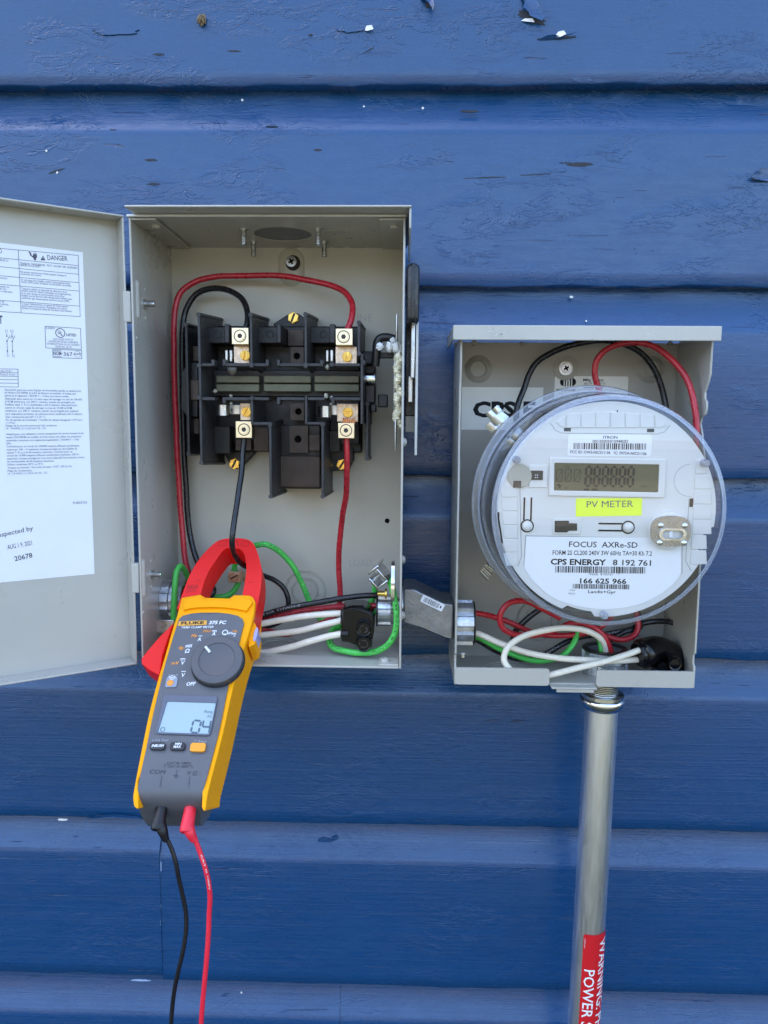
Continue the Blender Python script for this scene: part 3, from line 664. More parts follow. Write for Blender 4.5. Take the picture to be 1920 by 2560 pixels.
# left side panel: pressed hinge ridges, bolts, dimples
SL = Frame((xl + TH, 0, 0), (0, -1, 0), (0, 0, 1)); SL = Frame((xl + TH, 0, 0), (0, 1, 0), (0, 0, 1))   # u = y, faces +x
for (x, ya, yb) in ((342, 697, 800), (357, 1396, 1498)):
    u, va = SL.px(x, ya); vb = SL.px(x, yb)[1]
    g = B(); o1 = stad(u, vb, va, .0032); o2 = stad(u, vb + .002, va - .002, .0016); g.prism(SL, o1, -.0004, .0016, top=o2); g.obj('pressed_ridge', M_GREY, SIDE_L, smooth=60)
for (x, y) in ((360, 760), (378, 1436)):
    u, v = SL.px(x, y); g = B(); g.lathe(SL.p(u, v, 0), SL.N, [(.0036, 0), (.0036, .0012), (.0022, .0014)], 16); threaded(g, SL.p(u, v, .001), SL.N, .0023, .0072); g.obj('hinge_bolt', M_ZINC, SIDE_L)
for (x, y) in ((362, 724), (364, 795), (342, 845), (377, 1402), (379, 1467), (358, 1531)):
    u, v = SL.px(x, y); g = B(); g.lathe(SL.p(u, v, 0), SL.N, [(.0016, 0), (.0011, .0006), (0, .0008)], 12); g.obj('dimple', M_GREY, SIDE_L)

# the door, swung open to the left
DA = rad(33.5)
hz1 = W.px(325, 538, WF)[1]; hz0 = W.px(350, 1661, WF)[1]
DF = Frame((xl - .0030, -WF - .0005, 0), (math.cos(DA), math.sin(DA), 0), (0, 0, 1))
DW, DD = .222, .0175                     # door width, depth of its rim
g = B(); g.box(DF, -DW, hz0, 0, hz1, -DD - .0015, -DD); DOOR = g.obj('door', M_GREY, BOX, bevel=.001, label='grey steel door swung open to the left, printed sheet on its inside')
for nm, a in (('door_rim', (-DW, hz1 - .0015, 0, hz1)), ('door_rim', (-DW, hz0, 0, hz0 + .0015)), ('door_rim', (-.0015, hz0 + .0016, 0, hz1 - .0016)), ('door_rim', (-DW, hz0 + .0016, -DW + .0015, hz1 - .0016))):
    g = B(); g.box(DF, a[0], a[1], a[2], a[3], -DD + .0001, 0); g.obj(nm, M_GREY, DOOR, bevel=.0006)
for (y0, y1) in ((728, 806), (1408, 1482)):
    v1 = W.px(330, y0, WF)[1]; v0 = W.px(345, y1, WF)[1]
    g = B(); g.box(W, xl - .0058, v0, xl - .0002, v1, WF - .008, WF + .0012); g.obj('hinge', M_GREY, DOOR, bevel=.0008)
# printed sheet
LW = -DD + .0003
corners = [(-70, 598), (209, 631), (234.5, 1435), (-70, 1463)]
cl = [DF.px(a, b, LW) for a, b in corners]; ul = -.200; ur = (cl[1][0] + cl[2][0])/2
g = B(); g.box(DF, ul, (cl[2][1] + cl[3][1])/2, ur, (cl[0][1] + cl[1][1])/2, -DD + .0001, LW)
SHEET = g.obj('printed_sheet', M_PAPER, BOX, smooth=0, label='white printed instruction sheet inside the open door')
T = B(); Wt = LW + .00012
def z6(x, y): return (x*.14467, 640 + y*.14467)
def z2(x, y): return (x*.2848, 470 + y*.2848)
def z3(x, y): return (x*.312, 1050 + y*.312)
def ln(zf, a, b, t=1.0): T.line(DF, DF.px(*zf(*a), Wt), DF.px(*zf(*b), Wt), t*.00031, Wt)
def tx(zf, s, a, b, h, bold=0.0, slant=0.0, bm=None): ptext(bm or T, DF, s, zf(*a), zf(*b), h, Wt, bold, slant)
rows = [((-300, -160), (1352, -10)), ((-300, 3), (1355, 165)), ((-300, 156), (1360, 315)), ((-300, 313), (1365, 460)), ((-300, 465), (1370, 605)), ((-300, 744), (1378, 865)), ((-300, 940), (1385, 1047))]
for a, b in rows: ln(z6, a, b)
ln(z6, (316, -108), (365, 980)); ln(z6, (1350, -10), (1385, 1047))
P_ = B()
tx(z2, 'PELIGRO', (-150, 558), (18, 574), 11.5); tx(z2, 'DANGER', (418, 631), (594, 639), 12.2, .006)
T.flat(DF, [DF.px(*z2(*q), Wt) for q in ((355, 633), (399, 636), (378, 592))], Wt)
P_.flat(DF, [DF.px(*z2(*q), Wt+.0001) for q in ((376, 605), (381, 605), (379.5, 622), (377, 622))], Wt + .0001)
T.flat(DF, [DF.px(*z2(*q), Wt) for q in ((290, 590), (296, 565), (301, 588), (305, 560), (309, 586), (314, 563), (317, 590), (323, 570), (325, 608), (316, 618), (318, 634), (296, 632), (297, 620), (284, 606))], Wt)
T.line(DF, DF.px(*z2(252, 560), Wt), DF.px(*z2(272, 574), Wt), .0009, Wt); T.line(DF, DF.px(*z2(272, 574), Wt), DF.px(*z2(264, 584), Wt), .0009, Wt); T.line(DF, DF.px(*z2(264, 584), Wt), DF.px(*z2(288, 604), Wt), .0009, Wt)
for s, a, b in (('TENSION  DANGEREUSE.  PEUT  CAUSER  DES  BLESSURES', (348, 138), (1340, 224)), ('GRAVES OU LA MORT.', (348, 172), (706, 202)),
    ("Ne jamais manoeuvrer l'interrupteur lorsque le", (352, 285), (1145, 355)), ('couvercle est ouvert.', (352, 324), (715, 354)),
    ("S'il est muni d'un fusible, mettre l'interrupteur hors", (360, 424), (1210, 490)), ("circuit (OFF) avant d'enlever ou d'installer un fusible.", (360, 461), (1235, 530)),
    ('Toujours utiliser un dispositif de détection de la', (368, 576), (1155, 636)), ('tension dont les valeurs nominales sont appropriées,', (368, 611), (1230, 682)), ("et le côté charge du porte-fusible (muni d'un", (370, 655), (1110, 712)),
    ('fusible) ou les bornes côté charge (sans fusible) pour', (372, 695), (1250, 760)), ("confirmer que l'interrupteur est hors circuit (OFF).", (373, 737), (1205, 800)),
    ("Couper l'alimentation en amont de l'interrupteur", (378, 837), (1180, 890)), ('avant toute intervention. Remplacer les pièces.', (380, 876), (1160, 928)), ('Fermer le couvercle avant de remettre sous tension.', (382, 913), (1248, 970)),
    ('LESIONES SEVERAS O', (-290, 55), (145, 100)), ('en posición', (-120, 378), (125, 403)), ('cuando en', (-40, 536), (160, 553)), ('en los', (-5, 577), (110, 589)), ('a comprobar', (-10, 618), (218, 640)), ('antes de', (-80, 795), (75, 808)), ('las partes,', (-30, 838), (150, 856)), ('medidor.', (-90, 872), (48, 884))):
    tx(z6, s, a, b, 5.0)
tx(z6, 'T', (-16, 1163), (46, 1168), 19.5, .03)
tx(z6, 'L1', (92, 1310), (132, 1312), 5.8); tx(z6, 'L2', (182, 1312), (234, 1314), 5.8); tx(z6, 'T1', (112, 1745), (156, 1747), 6); tx(z6, 'T2', (205, 1748), (258, 1750), 6)
for a, b in (((118, 1322), (118, 1385)), ((206, 1322), (207, 1388)), ((172, 1370), (120, 1470)), ((258, 1375), (210, 1475)), ((155, 1410), (240, 1420)), ((120, 1470), (132, 1690)), ((210, 1475), (220, 1692))): ln(z6, a, b, .9)
for q in ((118, 1385), (207, 1388), (120, 1470), (210, 1475), (128, 1640), (218, 1642)): u, v = DF.px(*z6(*q), Wt); T.flat(DF, circ(u, v, .0005, 10), Wt)
for a, b in (((778, 1215), (1393, 1250)), ((1393, 1250), (1405, 1612)), ((1405, 1612), (792, 1588)), ((792, 1588), (778, 1215)), ((910, 1612), (1412, 1632)), ((1412, 1632), (1412, 1774)), ((1412, 1774), (918, 1753)), ((918, 1753), (910, 1612)), ((925, 1635), (1062, 1640)), ((928, 1738), (1065, 1743))): ln(z6, a, b, 1.1)
u, v = DF.px(*z6(1042, 1330), Wt); T.ringflat(DF, u, v, .00290, .00345, Wt); tx(z6, 'U', (1000, 1345), (1042, 1347), 9, .03); tx(z6, 'L', (1050, 1372), (1088, 1373), 9, .03)
tx(z6, 'LISTED', (1148, 1382), (1320, 1390), 6.6, .02)
for s, a, b in (('ENCLOSED SWITCH', (928, 1452), (1268, 1463)), ('INTERRUPTOR EN GABINETE', (845, 1490), (1350, 1511)), ('INTERRUPTEUR SOUS COFFRET', (818, 1530), (1378, 1558)), ('ISSUE NO. AL-72', (960, 1578), (1240, 1592)), ('E-6228-D', (798, 1256), (950, 1266))): tx(z6, s, a, b, 4.6)
tx(z6, 'NOM', (926, 1712), (1062, 1718), 9.4, .02); tx(z6, '·367·', (1072, 1722), (1275, 1732), 9.6, .006); u, v = DF.px(*z6(1338, 1698), Wt); T.ringflat(DF, u, v, .0021, .0023, Wt); tx(z6, 'ANCE', (1282, 1712), (1392, 1704), 4.2, .02)
for y in (1590, 1622, 1653, 1683, 1714, 1747): ln(z2, (-160, y-4), (160, y))
ln(z2, (157, 1590), (161, 1747)); tx(z2, 'Horsepower', (-60, 1610), (106, 1613), 4.6); tx(z2, '1 Pole/2 Polo', (-20, 1642), (131, 1645), 4.6); tx(z2, '~', (136, 1641), (150, 1641), 5)
for s, a, b in (('Apropiado para uso como Equipo de Acometida cuando se instala el kit', (40, 1778), (712, 1790)), ('de Neutro DG100NB. Si el Kit de Neutro es instalado, el voltaje que', (40, 1803), (665, 1813)), ('aplica es el siguiente: 120/240 V ~ 3 hilos con neutro solido.', (42, 1829), (607, 1837)),
    ('Adecuado para usarse en circuito capaz de entregar no más de 100 000', (44, 1857), (720, 1865)), ('A RCM simétricos, con 240 V~ máximo, cuando sea protegido por', (44, 1883), (660, 1889)), ('Fusibles clase T, R ó J clasificados a 60 A máximo. Adecuado para', (46, 1909), (677, 1914)),
    ('usarse en circuito capaz de entregar no más de 10 000 A RCM', (46, 1936), (630, 1940)), ('simétricos, con 240 V~ máximo, cuando sea protegido por cualquier', (47, 1963), (692, 1965)), ('otro dispositivo protector de sobrecorriente clasificado a 60 A máximo.', (48, 1991), (725, 1991)),
    ('Usar conductores para 60° C ó 75° C.', (50, 2017), (400, 2017)), ('Par de apriete de terminales / Tornillo de cabeza hexagonal / 3.97 mm /', (50, 2043), (728, 2043)), ('11.3 N.m', (52, 2069), (130, 2069)), ('Rango de la seccion transversal del conductor', (52, 2094), (500, 2092)), ('14 - 1/0 AWG, 2.1 a 53.5 mm² AL - CU', (54, 2119), (402, 2116))): tx(z2, s, a, b, 4.9, .004)
for s, a, b in (('Adapté pour une utilisation comme équipement de service lorsque le kit', (50, 121), (670, 112)), ('neutre DG100NB est installé. Si le kit neutre est utilisé, les puissances', (50, 146), (652, 138)), ('nominales suivantes sont également applicables: 120/240 V ~ 3 fils', (51, 171), (632, 163)), ('S/N.', (52, 196), (90, 195)),
    ('Convient pour un circuit de 100,000 ampères efficaces symétriques', (53, 220), (635, 212)), ('maximum, 240 ~ V maximum, lorsque protégé par des fusibles de', (54, 245), (618, 236)), ('classes T, R ou J de 60 ampères maximum. Convient pour un', (55, 269), (580, 260)), ('circuit de 10,000 ampères efficaces symétriques maximum, 240 V~', (56, 293), (637, 282)),
    ('maximum, lorsque protégé par tout autre dispositif de protection contre', (57, 317), (678, 305)), ('les surintensités de 60 ampères maximum.', (58, 340), (437, 334)), ('Utiliser conducteur 60°C ou 75°C', (59, 364), (345, 359)), ('Torque aux bornes / Vis à tête six pans / 5/32" /100 Lb.-Po.', (61, 391), (580, 377)), ('Plage de conducteurs', (62, 415), (255, 411)), ('14 - 1/0 AWG, 2.1 a 53.5 mm² AL - CU', (63, 438), (378, 429))): tx(z3, s, a, b, 4.9, .004)
tx(z3, 'PUB53725', (585, 673), (697, 669), 5.6, .003)
T.obj('printed_text', M_INKG, SHEET, smooth=0, weld=False)
P_.obj('warning_mark', M_PAPER, SHEET, smooth=0, weld=False)
T = B(); tx(z3, 'Inspected by', (-28, 944), (266, 882), 11.5, .004, .1); tx(z3, 'AUG 1 9. 2021', (62, 1038), (258, 1000), 11.5, 0); tx(z3, '20678', (120, 1131), (262, 1100), 12, .012)
T.obj('ink_stamp', M_INKF, SHEET, smooth=0, weld=False)

# operating handle outside the right side, crank and grease inside
g = B(); g.pbox(1015.5, 655, 1049, 806, .098, .122); GRIP = g.obj('handle_grip', M_GRIP, BOX, bevel=.0042, seg=4, label='black vinyl grip of the switch handle')
g = B(); g.pbox(1027, 800, 1037, 945, .092, .104); g.obj('handle_lever', M_ZINC, BOX, bevel=.0006)
g = B(); g.pbox(1020, 940, 1032, 1006, .084, .094); g.obj('handle_lever', M_ZINC, BOX, bevel=.0006)
g = B(); q = [pt(1041.5, 790, .098), pt(1048.5, 790, .098), pt(1046, 1075, .098), pt(1043.5, 1138, .098), pt(1039, 1138, .098), pt(1040.5, 1000, .098)]
g.prism(Frame((q[0].x, 0, 0), (0, 1, 0), (0, 0, 1)), [(-.098, q[0].z), (-.098, q[3].z), (-.086, q[3].z), (-.058, q[2].z), (-.050, q[0].z)], -.0004, .0016)
g.obj('handle_guard', M_EDGE, BOX, bevel=.0004)
g = B(); g.pbox(1013, 1035, 1041, 1081, .055, .078); g.obj('guard_bracket', M_GREY, BOX, bevel=.0008)
g = B(); g.pbox(1013, 804, 1042, 1040, .050, .080); g.obj('gap_filler', M_GRIP, BOX, bevel=.0008)  # black block added to fill the dark gap between side wall and guard
for (x, y) in ((1013.5, 1106), (1012.5, 1402), (1012, 1542)):
    u, v = W.px(x, y, .10); g = B(); g.lathe((xr, -.095, v), (1, 0, 0), [(.0036, 0), (.0034, .0012), (.0022, .0024), (0, .0028)], 18); g.obj('side_rivet', M_GREY, BOX)
for (x0, y0, x1, y1, w0, w1) in ((990, 784, 993.5, 850, .060, .114), (986.5, 1047, 990, 1127, .060, .112), (984, 900, 987, 1035, .070, .106)):
    g = B(); g.pbox(x0, y0, x1, y1, w0, w1); g.obj('crank_plate', M_ZINC, BOX, bevel=.0005)
g = B(); g.tube(spline([pt(986, 848, .085), pt(965, 843, .086), pt(950, 846, .086), pt(943, 858, .086), pt(941, 884, .086), pt(938, 915, .085)], n=5), .0034, 10)
g.obj('crank_arm', M_BLACKP, BOX)
boxes([(945, 881, 984, 894, .074, .0845)], 'crank_arm', M_BLACKP, BOX, bevel=.0004)
g = B(); g.lathe(pt(950, 867, .088), (0, -1, 0), [(.0034, 0), (.0034, .0045), (.0026, .0058), (0, .0062)], 18); g.obj('crank_pin', M_CHROME, BOX)
g = B(); g.lathe(pt(938, 948, .062), (-1, 0, 0), [(.0052, 0), (.0052, .0105)], 22); g.obj('drive_shaft', M_CHROME, BOX)
boxes([(913, 912, 938, 1008, .040, .060), (945, 986, 969, 1018, .050, .072), (926, 1010, 940, 1030, .05, .07)], 'crank_hub', M_BLACKP, BOX, bevel=.001)
g = B()
for k, (x, y, rx, rz, ry) in enumerate(((950, 867, 9, 9, .0028), (975, 868, 10, 12, .004), (990, 869, 11, 14, .005), (1001, 872, 8, 15, .005), (982, 851, 6, 7, .003))): g.blob(pt(x, y, .094), rx*mpp(.094), ry, rz*mpp(.094), k, .55, 16, 10, 2.2)
g.obj('grease', mat('white_grease', (.78, .78, .74), .15, var=.06, vs=200, bump=.3, bs=300), BOX, weld=False, kind='stuff')
g = B(); rg = random.Random(5)
for k in range(22):
    y = 895 + k*8; x = 995 + 4*math.sin(k*1.3) + rg.uniform(-2, 2); g.blob(pt(x, y, .104), rg.uniform(7, 11)*mpp(.1), .0055, rg.uniform(8, 13)*mpp(.1), k+9, .35, 16, 10, 1.6)
g.obj('grease', M_GREASE, BOX, weld=False, kind='stuff')
# ================================================================== switch block (black moulded base, barriers, lugs)
SWB = thing('switch_block', 'black moulded two pole switch block with brass screws and square lugs inside the left box', 'switch block', pt(700, 1100, WB))
FW = .1000                                    # front of the barriers
def barrier(xa, ya, xb, yb, wf, name='barrier', m=None, knob=True, wb=None, slant=0.0):
    """vertical fin seen almost edge-on: front edge from (xa,ya) to (xb,yb), going back to the base"""
    g = B(); wb = wb or WB + .004
    t = max(3.2, 6.2)*mpp(wf)/2
    (u0, v0), (u1, v1) = W.px(xa, ya, wf), W.px(xb, yb, wf); u = (u0 + u1)/2
    fr = Frame((u, 0, 0), (0, 1, 0), (0, 0, 1))
    g.prism(fr, [(-wf, v1), (-wf, v0), (-wb, v0 + slant), (-wb, v1 - slant*.6)], -t, t)
    o = g.obj(name, m or M_PHENT, SWB, bevel=.0004)
    if knob:
        for (v, s) in ((v0, slant), (v1, -slant*.6)): B().tube([W.p(u, v, wf + .0008), W.p(u, v + s, wb)], 5.6*mpp(wf), 12).obj('barrier_bead', m or M_PHENT, o)
    return o
# base slabs
boxes([(470, 830, 905, 1130, WB + .0002, WB + .012)], 'base', M_PHEN, SWB, bevel=.0012); boxes([(520, 815, 900, 1110, WB + .0122, WB + .022)], 'base_step', M_PHEN, SWB, bevel=.0012)
g = B(); g.prism(W, [W.px(*q, .034) for q in ((684, 826), (684, 809), (724, 783), (745, 783), (770, 800), (772, 826))], WB + .0003, .034); g.obj('mounting_ear', M_PHENT, SWB, bevel=.0008)
g = B(); g.prism(W, [W.px(*q, .034) for q in ((556, 1128), (574, 1160), (590, 1174), (610, 1160), (640, 1128))], WB + .0003, .034); g.obj('mounting_ear', M_PHEN, SWB, bevel=.0008)
g = B(); g.prism(W, [W.px(*q, .034) for q in ((800, 1120), (802, 1172), (830, 1178), (872, 1176), (884, 1150), (884, 1120))], WB + .0003, .034); g.obj('mounting_ear', M_PHEN, SWB, bevel=.0008)
# left flank of the base
g = B(); g.prism(W, [W.px(*q, .060) for q in ((470, 905), (453, 928), (452, 1020), (470, 1044), (496, 1044), (496, 905))], WB + .0003, .060); g.obj('side_housing', M_PHEN, SWB, bevel=.0012)
boxes([(468, 950, 497, 1000, .0602, .064), (482, 865, 497, 903, .040, .056), (482, 1046, 497, 1085, .040, .056)], 'side_plate', M_PHENB, SWB, bevel=.0006)
barrier(465, 812, 472, 1134, .070, slant=.0025)
barrier(497, 787, 503, 1157, FW, slant=.006)
barrier(627, 787, 628, 912, FW, slant=.006); barrier(629, 990, 630, 1060, FW, knob=False)
barrier(764, 786, 764, 912, FW, slant=.006); barrier(765, 990, 765, 1060, FW, knob=False)
barrier(897, 807, 897, 884, FW, slant=.004); barrier(905, 884, 904, 1060, FW, knob=False); barrier(918, 1010, 917, 1146, .078, slant=.003)
barrier(675, 1062, 677, 1241, FW, slant=.004); barrier(806, 1062, 807, 1241, FW, slant=.004)
def hbar(xa, xb, y, h, wf, depth=.012):
    g = B(); g.pbox(xa, y - h/2, xb, y + h/2, wf - depth, wf); return g.obj('cross_rail', M_PHENT, SWB, bevel=.0005)
for xa, xb in ((503, 534), (556, 624), (632, 671), (692, 761), (768, 806), (822, 901)): hbar(xa, xb, 912, 8, FW - .001)
for xa, xb in ((503, 537), (556, 625), (633, 672), (692, 762), (769, 812), (824, 901)): hbar(xa, xb, 997, 8, FW - .001)
for x, y in ((532, 907), (560, 906), (668, 907), (696, 907), (804, 908), (560, 1001), (696, 1003), (832, 1001)):
    g = B(); g.pbox(x - 4, y - 8, x + 4, y + 8, FW - .013, FW - .0005); g.obj('rail_tab', M_PHENT, SWB, bevel=.0004)
for x, y in ((498, 914), (629, 914), (764, 915), (498, 994), (629, 996), (908, 905), (830, 911)):
    g = B(); u, v = W.px(x, y, FW); g.lathe(W.p(u, v, FW - .012), W.N, [(.0019, 0), (.0019, .0122), (.0015, .0126), (0, .0126)], 16); g.obj('rivet_post', M_PHENT, SWB)
g = B(); g.pbox(628, 1055, 680, 1063, FW - .02, FW - .0006); g.obj('ledge', M_PHENT, SWB, bevel=.0005)
g = B(); g.pbox(762, 1055, 810, 1062, FW - .02, FW - .0006); g.obj('ledge', M_PHENT, SWB, bevel=.0005)
# moving cross bar in the middle channel
g = B(); g.pbox(503, 925, 905, 992, WB + .0222, .058); g.obj('channel', M_PHEN, SWB, bevel=.0008)
for (xa, xb) in ((540, 648), (659, 777), (786, 898)):
    for (ya, yb) in ((939, 957), (960, 979)):
        g = B(); g.pbox(xa, ya, xb, yb, .0582, .0685 - (.001 if ya > 950 else 0)); g.obj('crossbar_segment', M_OLIVE, SWB, bevel=.0007)
# upper bays: stepped blocks and pillars
for (x0, x1, p0, p1) in ((507, 563, 561, 573), (636, 694, 692, 702), (771, 826, 824, 838)):
    g = B(); g.pbox(x0, 817, x1, 858, WB + .0222, .072); bl = g.obj('bay_block', M_PHEN, SWB, bevel=.0006)
    u, v = W.px((x0 + x1)/2 + 10, 836, .0722); g = B(); emboss_ring(g, W, u, v, .0026, .0721, h=.0003); g.obj('moulding_mark', M_PHENT, bl)
    g = B(); g.pbox(p0, 810, p1, 857, WB + .0222, .083); g.obj('pillar', M_PHENT, SWB, bevel=.0006)
# middle pole: bare terminals with an empty hole
def plate_hole(x0, y0, x1, y1, hx, hy, hr, w, m, th=.003, par=None):
    u0, v1 = W.px(x0, (y0+y1)/2, w)[0], W.px((x0+x1)/2, y0, w)[1]; u1, v0 = W.px(x1, (y0+y1)/2, w)[0], W.px((x0+x1)/2, y1, w)[1]
    hu_, hv_ = W.px(hx, hy, w); g = B(); g.prism(W, [(u0, v0), (u1, v0), (u1, v1), (u0, v1)], w - th, w, holes=[circ(hu_, hv_, hr*mpp(w), 20)[::-1]])
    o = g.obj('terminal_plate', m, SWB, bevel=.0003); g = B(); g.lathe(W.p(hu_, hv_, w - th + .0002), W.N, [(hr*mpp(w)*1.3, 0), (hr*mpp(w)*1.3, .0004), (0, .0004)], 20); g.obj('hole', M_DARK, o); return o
for (x0, y0, x1, y1, m) in ((719, 824, 760, 865, M_PHENB), (683, 1063, 800, 1222, M_PHEN), (634, 1068, 672, 1128, M_PHENB), (588, 1098, 628, 1126, M_PHENB), (810, 1076, 850, 1130, M_PHEN)):
    g = B(); g.pbox(x0, y0, x1, y1, WB + .0121, .050); g.obj('bay_block', m, SWB, bevel=.0006)
plate_hole(726, 867, 760, 909, 742, 890, 8, .060, M_PHENB, .006); plate_hole(725, 1008, 761, 1051, 746, 1029, 8, .060, M_PHENB, .006)
plate_hole(724, 1064, 770, 1132, 745, 1098, 9, .056, M_PHENB, .004)
boxes([(772, 1086, 800, 1128, .0502, .056), (690, 1140, 800, 1218, .0502, .054)], 'bay_step', M_PHENB, SWB, bevel=.0008)
g = B(); g.pbox(507, 1066, 575, 1134, WB + .0222, .060); g.obj('bay_block', M_PHEN, SWB, bevel=.0006)
# terminals, brass screws, lugs, clips
def lug(x0, y0, x1, y1, cx, cy, w=.0900):
    g = B(); g.pbox(x0, y0, x1, y1, w - .013, w)
    o = g.obj('lug', M_ALU, SWB, bevel=.0004)
    u, v = W.px(cx, cy, w); R = 15.5*mpp(w)
    g = B(); g.ringflat(W, u, v, R*.86, R, w + .00015, 40); g.obj('bore_edge', M_ALUD, o, smooth=0, weld=False)
    g = B(); hx = circ(u, v, R*.40, 6, .2)
    g.prism(W, circ(u, v, R*.72, 28), w - .002, w + .0009, holes=[hx[::-1]]); sc = g.obj('set_screw', M_ALU, o, bevel=.0002)
    g = B(); g.prism(W, circ(u, v, R*.70, 20), w - .003, w - .0016 + .0018); g.prism(W, hx, w - .001, w + .0003)
    g.obj('hex_socket', M_ALUD, o)
    return o
lug(579, 819, 622, 861, 600, 840); lug(839, 821, 882, 863, 859, 842); lug(589, 1053, 630, 1095, 610, 1074); lug(845, 1057, 886, 1096, 865, 1076)
def terminal(x0, y0, x1, y1, sx, sy, ang, w=.080):
    g = B(); g.pbox(x0, y0, x1, y1, w - .003, w); o = g.obj('terminal_plate', M_TIN, SWB, bevel=.0005)
    u, v = W.px(sx, sy, w); h = B(); d = B(); slot_screw(h, d, W, u, v, w, 11.8*mpp(w), ang, .0030, hexa=False)
    h.lathe(W.p(u, v, w), W.N, [(12.6*mpp(w), 0), (12.6*mpp(w), .0008), (10*mpp(w), .0009)], 26)
    s_ = h.obj('terminal_screw', M_BRASS, o, bevel=.00025); d.obj('slot', M_ALUD, s_)
terminal(584, 865, 624, 909, 614, 889, 1.35); terminal(838, 866, 893, 910, 868, 892, 1.4); terminal(600, 1008, 627, 1051, 617, 1030, 1.05); terminal(842, 1009, 896, 1055, 870, 1031, .12)
for (x, y, a) in ((734, 795, 1.2), (587.5, 1159, 1.1), (818, 1161, .6), (855, 1161, 1.0)):
    u, v = W.px(x, y, .0345); h = B(); d = B(); slot_screw(h, d, W, u, v, .0342, 14*mpp(.035), a, .0042)
    s_ = h.obj('mounting_screw', M_BRASS, SWB, bevel=.0003); d.obj('slot', M_ALUD, s_)
def clip(x0, x1, y0, y1, w):
    (u0, v1), (u1, v0) = W.px(x0, y0, w), W.px(x1, y1, w); R = (u1 - u0)/2; cu = (u0 + u1)/2; g = B()
    prof = []
    for k in range(17):
        a = PI*1.02 - PI*1.04*k/16; prof.append((cu + R*math.cos(a), w - R + R*math.sin(a)))
    inner = [(cu + (a - cu)*.90, w - R + (b - (w - R))*.90) for a, b in prof]
    fr = Frame((0, 0, v0), (1, 0, 0), (0, -1, 0)); g.prism(fr, prof + inner[::-1], -(v1 - v0), 0); return g.obj('fuse_clip', M_SPRING, SWB)
clip(536, 572, 1012, 1039, .084); clip(794, 828, 1015, 1043, .084)
g = B(); g.pbox(571, 1012, 600, 1036, .066, .072); g.obj('clip_strap', M_SPRING, SWB, bevel=.0004); g = B(); g.pbox(826, 1013, 843, 1038, .066, .074); g.obj('clip_strap', M_SPRING, SWB, bevel=.0004)
for x in (566, 577, 818, 829):
    g = B(); g.pbox(x - 4.5, 874, x + 4.5, 905, .062, .080 if x in (577, 829) else .074); g.obj('contact_jaw', M_SPRING, SWB, bevel=.0008)
for k, (x, y, rx, rz) in enumerate(((582, 925, 13, 11), (538, 978, 5, 5), (577, 990, 4, 4), (815, 990, 5, 7), (829, 995, 4.5, 5), (818, 918, 5, 6), (578, 1009, 4, 4), (828, 1011, 4, 4))):
    g = B(); g.blob(pt(x, y, .076), rx*mpp(.076), .003, rz*mpp(.076), k, .3, 14, 8); g.obj('nylon_pin', M_NYLON if k else mat('grey_nylon', (.20, .19, .16), .5, var=.1), SWB)
boxes([(905, 878, 934, 910, .05, .07), (913, 1012, 928, 1062, .04, .058)], 'end_housing', M_PHEN, SWB, bevel=.001)
# ================================================================== clamp meter hooked on the black wire, leaning on the box's lower lip
TILT = rad(43)
nC = Vector((0, -math.cos(TILT), math.sin(TILT)))
oC = pt(560, 1668, WF) + nC*.0392
C = Frame(oC, (1, 0, 0), nC.cross(Vector((1, 0, 0))))
_a, _b = Vector(C.p(*C.px(424, 2030))), Vector(C.p(*C.px(596, 1348)))
_Y = (_b - _a).normalized(); C = Frame(oC, _Y.cross(nC), _Y)
def c3(x, y): return (320 + .2622*x, 1480 + .2622*y)
def c1(x, y): return (340 + .217*x, 1320 + .217*y)
def cp(zf, pts, w): return [C.px(*zf(*q), w) for q in pts]
CM = thing('clamp_meter', 'yellow and grey handheld clamp meter, red jaws closed around a black wire', 'clamp meter', C.p(*C.px(430, 2020), -.02))
# yellow holster
yel = spl2([(510, 52), (470, 215), (430, 335), (352, 610), (272, 880), (200, 1160), (120, 1550), (62, 1850), (46, 1965), (58, 2045)], 3) + [(90, 2074), (100, 2040), (98, 1800), (130, 1720), (690, 1745), (712, 1800), (702, 2050), (722, 2097)] + spl2([(742, 2060), (756, 1950), (790, 1800), (905, 1350), (1010, 880), (1085, 600), (1150, 400), (1200, 215), (1213, 90)], 3) + [(1190, 45), (1155, 30), (1010, 26), (968, 58), (738, 52), (690, 22)]
g = B(); wy = -.0012
poly = cp(c3, yel, wy)
sh = [(u, v) for u, v in poly]
vb = min(v for u, v in poly); back = [(u, v if v > vb + .03 else vb + .03 - (vb + .03 - v)*.55) for u, v in poly]
g.prism(C, back, -.0375, wy, top=poly); HOLS = g.obj('holster', M_YEL, CM, bevel=.0030, seg=3)
g = B(); g.prism(C, cp(c3, spl2([(530, 175), (600, 158), (740, 148), (900, 150), (1040, 165), (1130, 185)], 4) + [(1190, 100), (1150, 62), (1020, 58), (985, 88), (720, 84), (680, 52), (545, 70)], .0004), wy - .001, .0012); g.obj('brow', M_YEL, HOLS, bevel=.0010, seg=3)
g = B(); g.prism(C, cp(c3, spl2([(1150, 300), (1196, 285), (1228, 345), (1222, 420), (1206, 495), (1150, 525)], 4), -.006), -.030, -.006); g.obj('side_boss', M_YEL, HOLS, bevel=.0020, seg=3)
g = B(); u, v = C.px(*c3(1217, 402), -.0055); g.prism(C, [(u + .0014*math.cos(t*PI/10), v + .0060*math.sin(t*PI/10)) for t in range(20)], -.02, -.0052); g.obj('side_window', mat('lavender_lens', (.36, .34, .62), .25, var=0), HOLS, bevel=.0004)
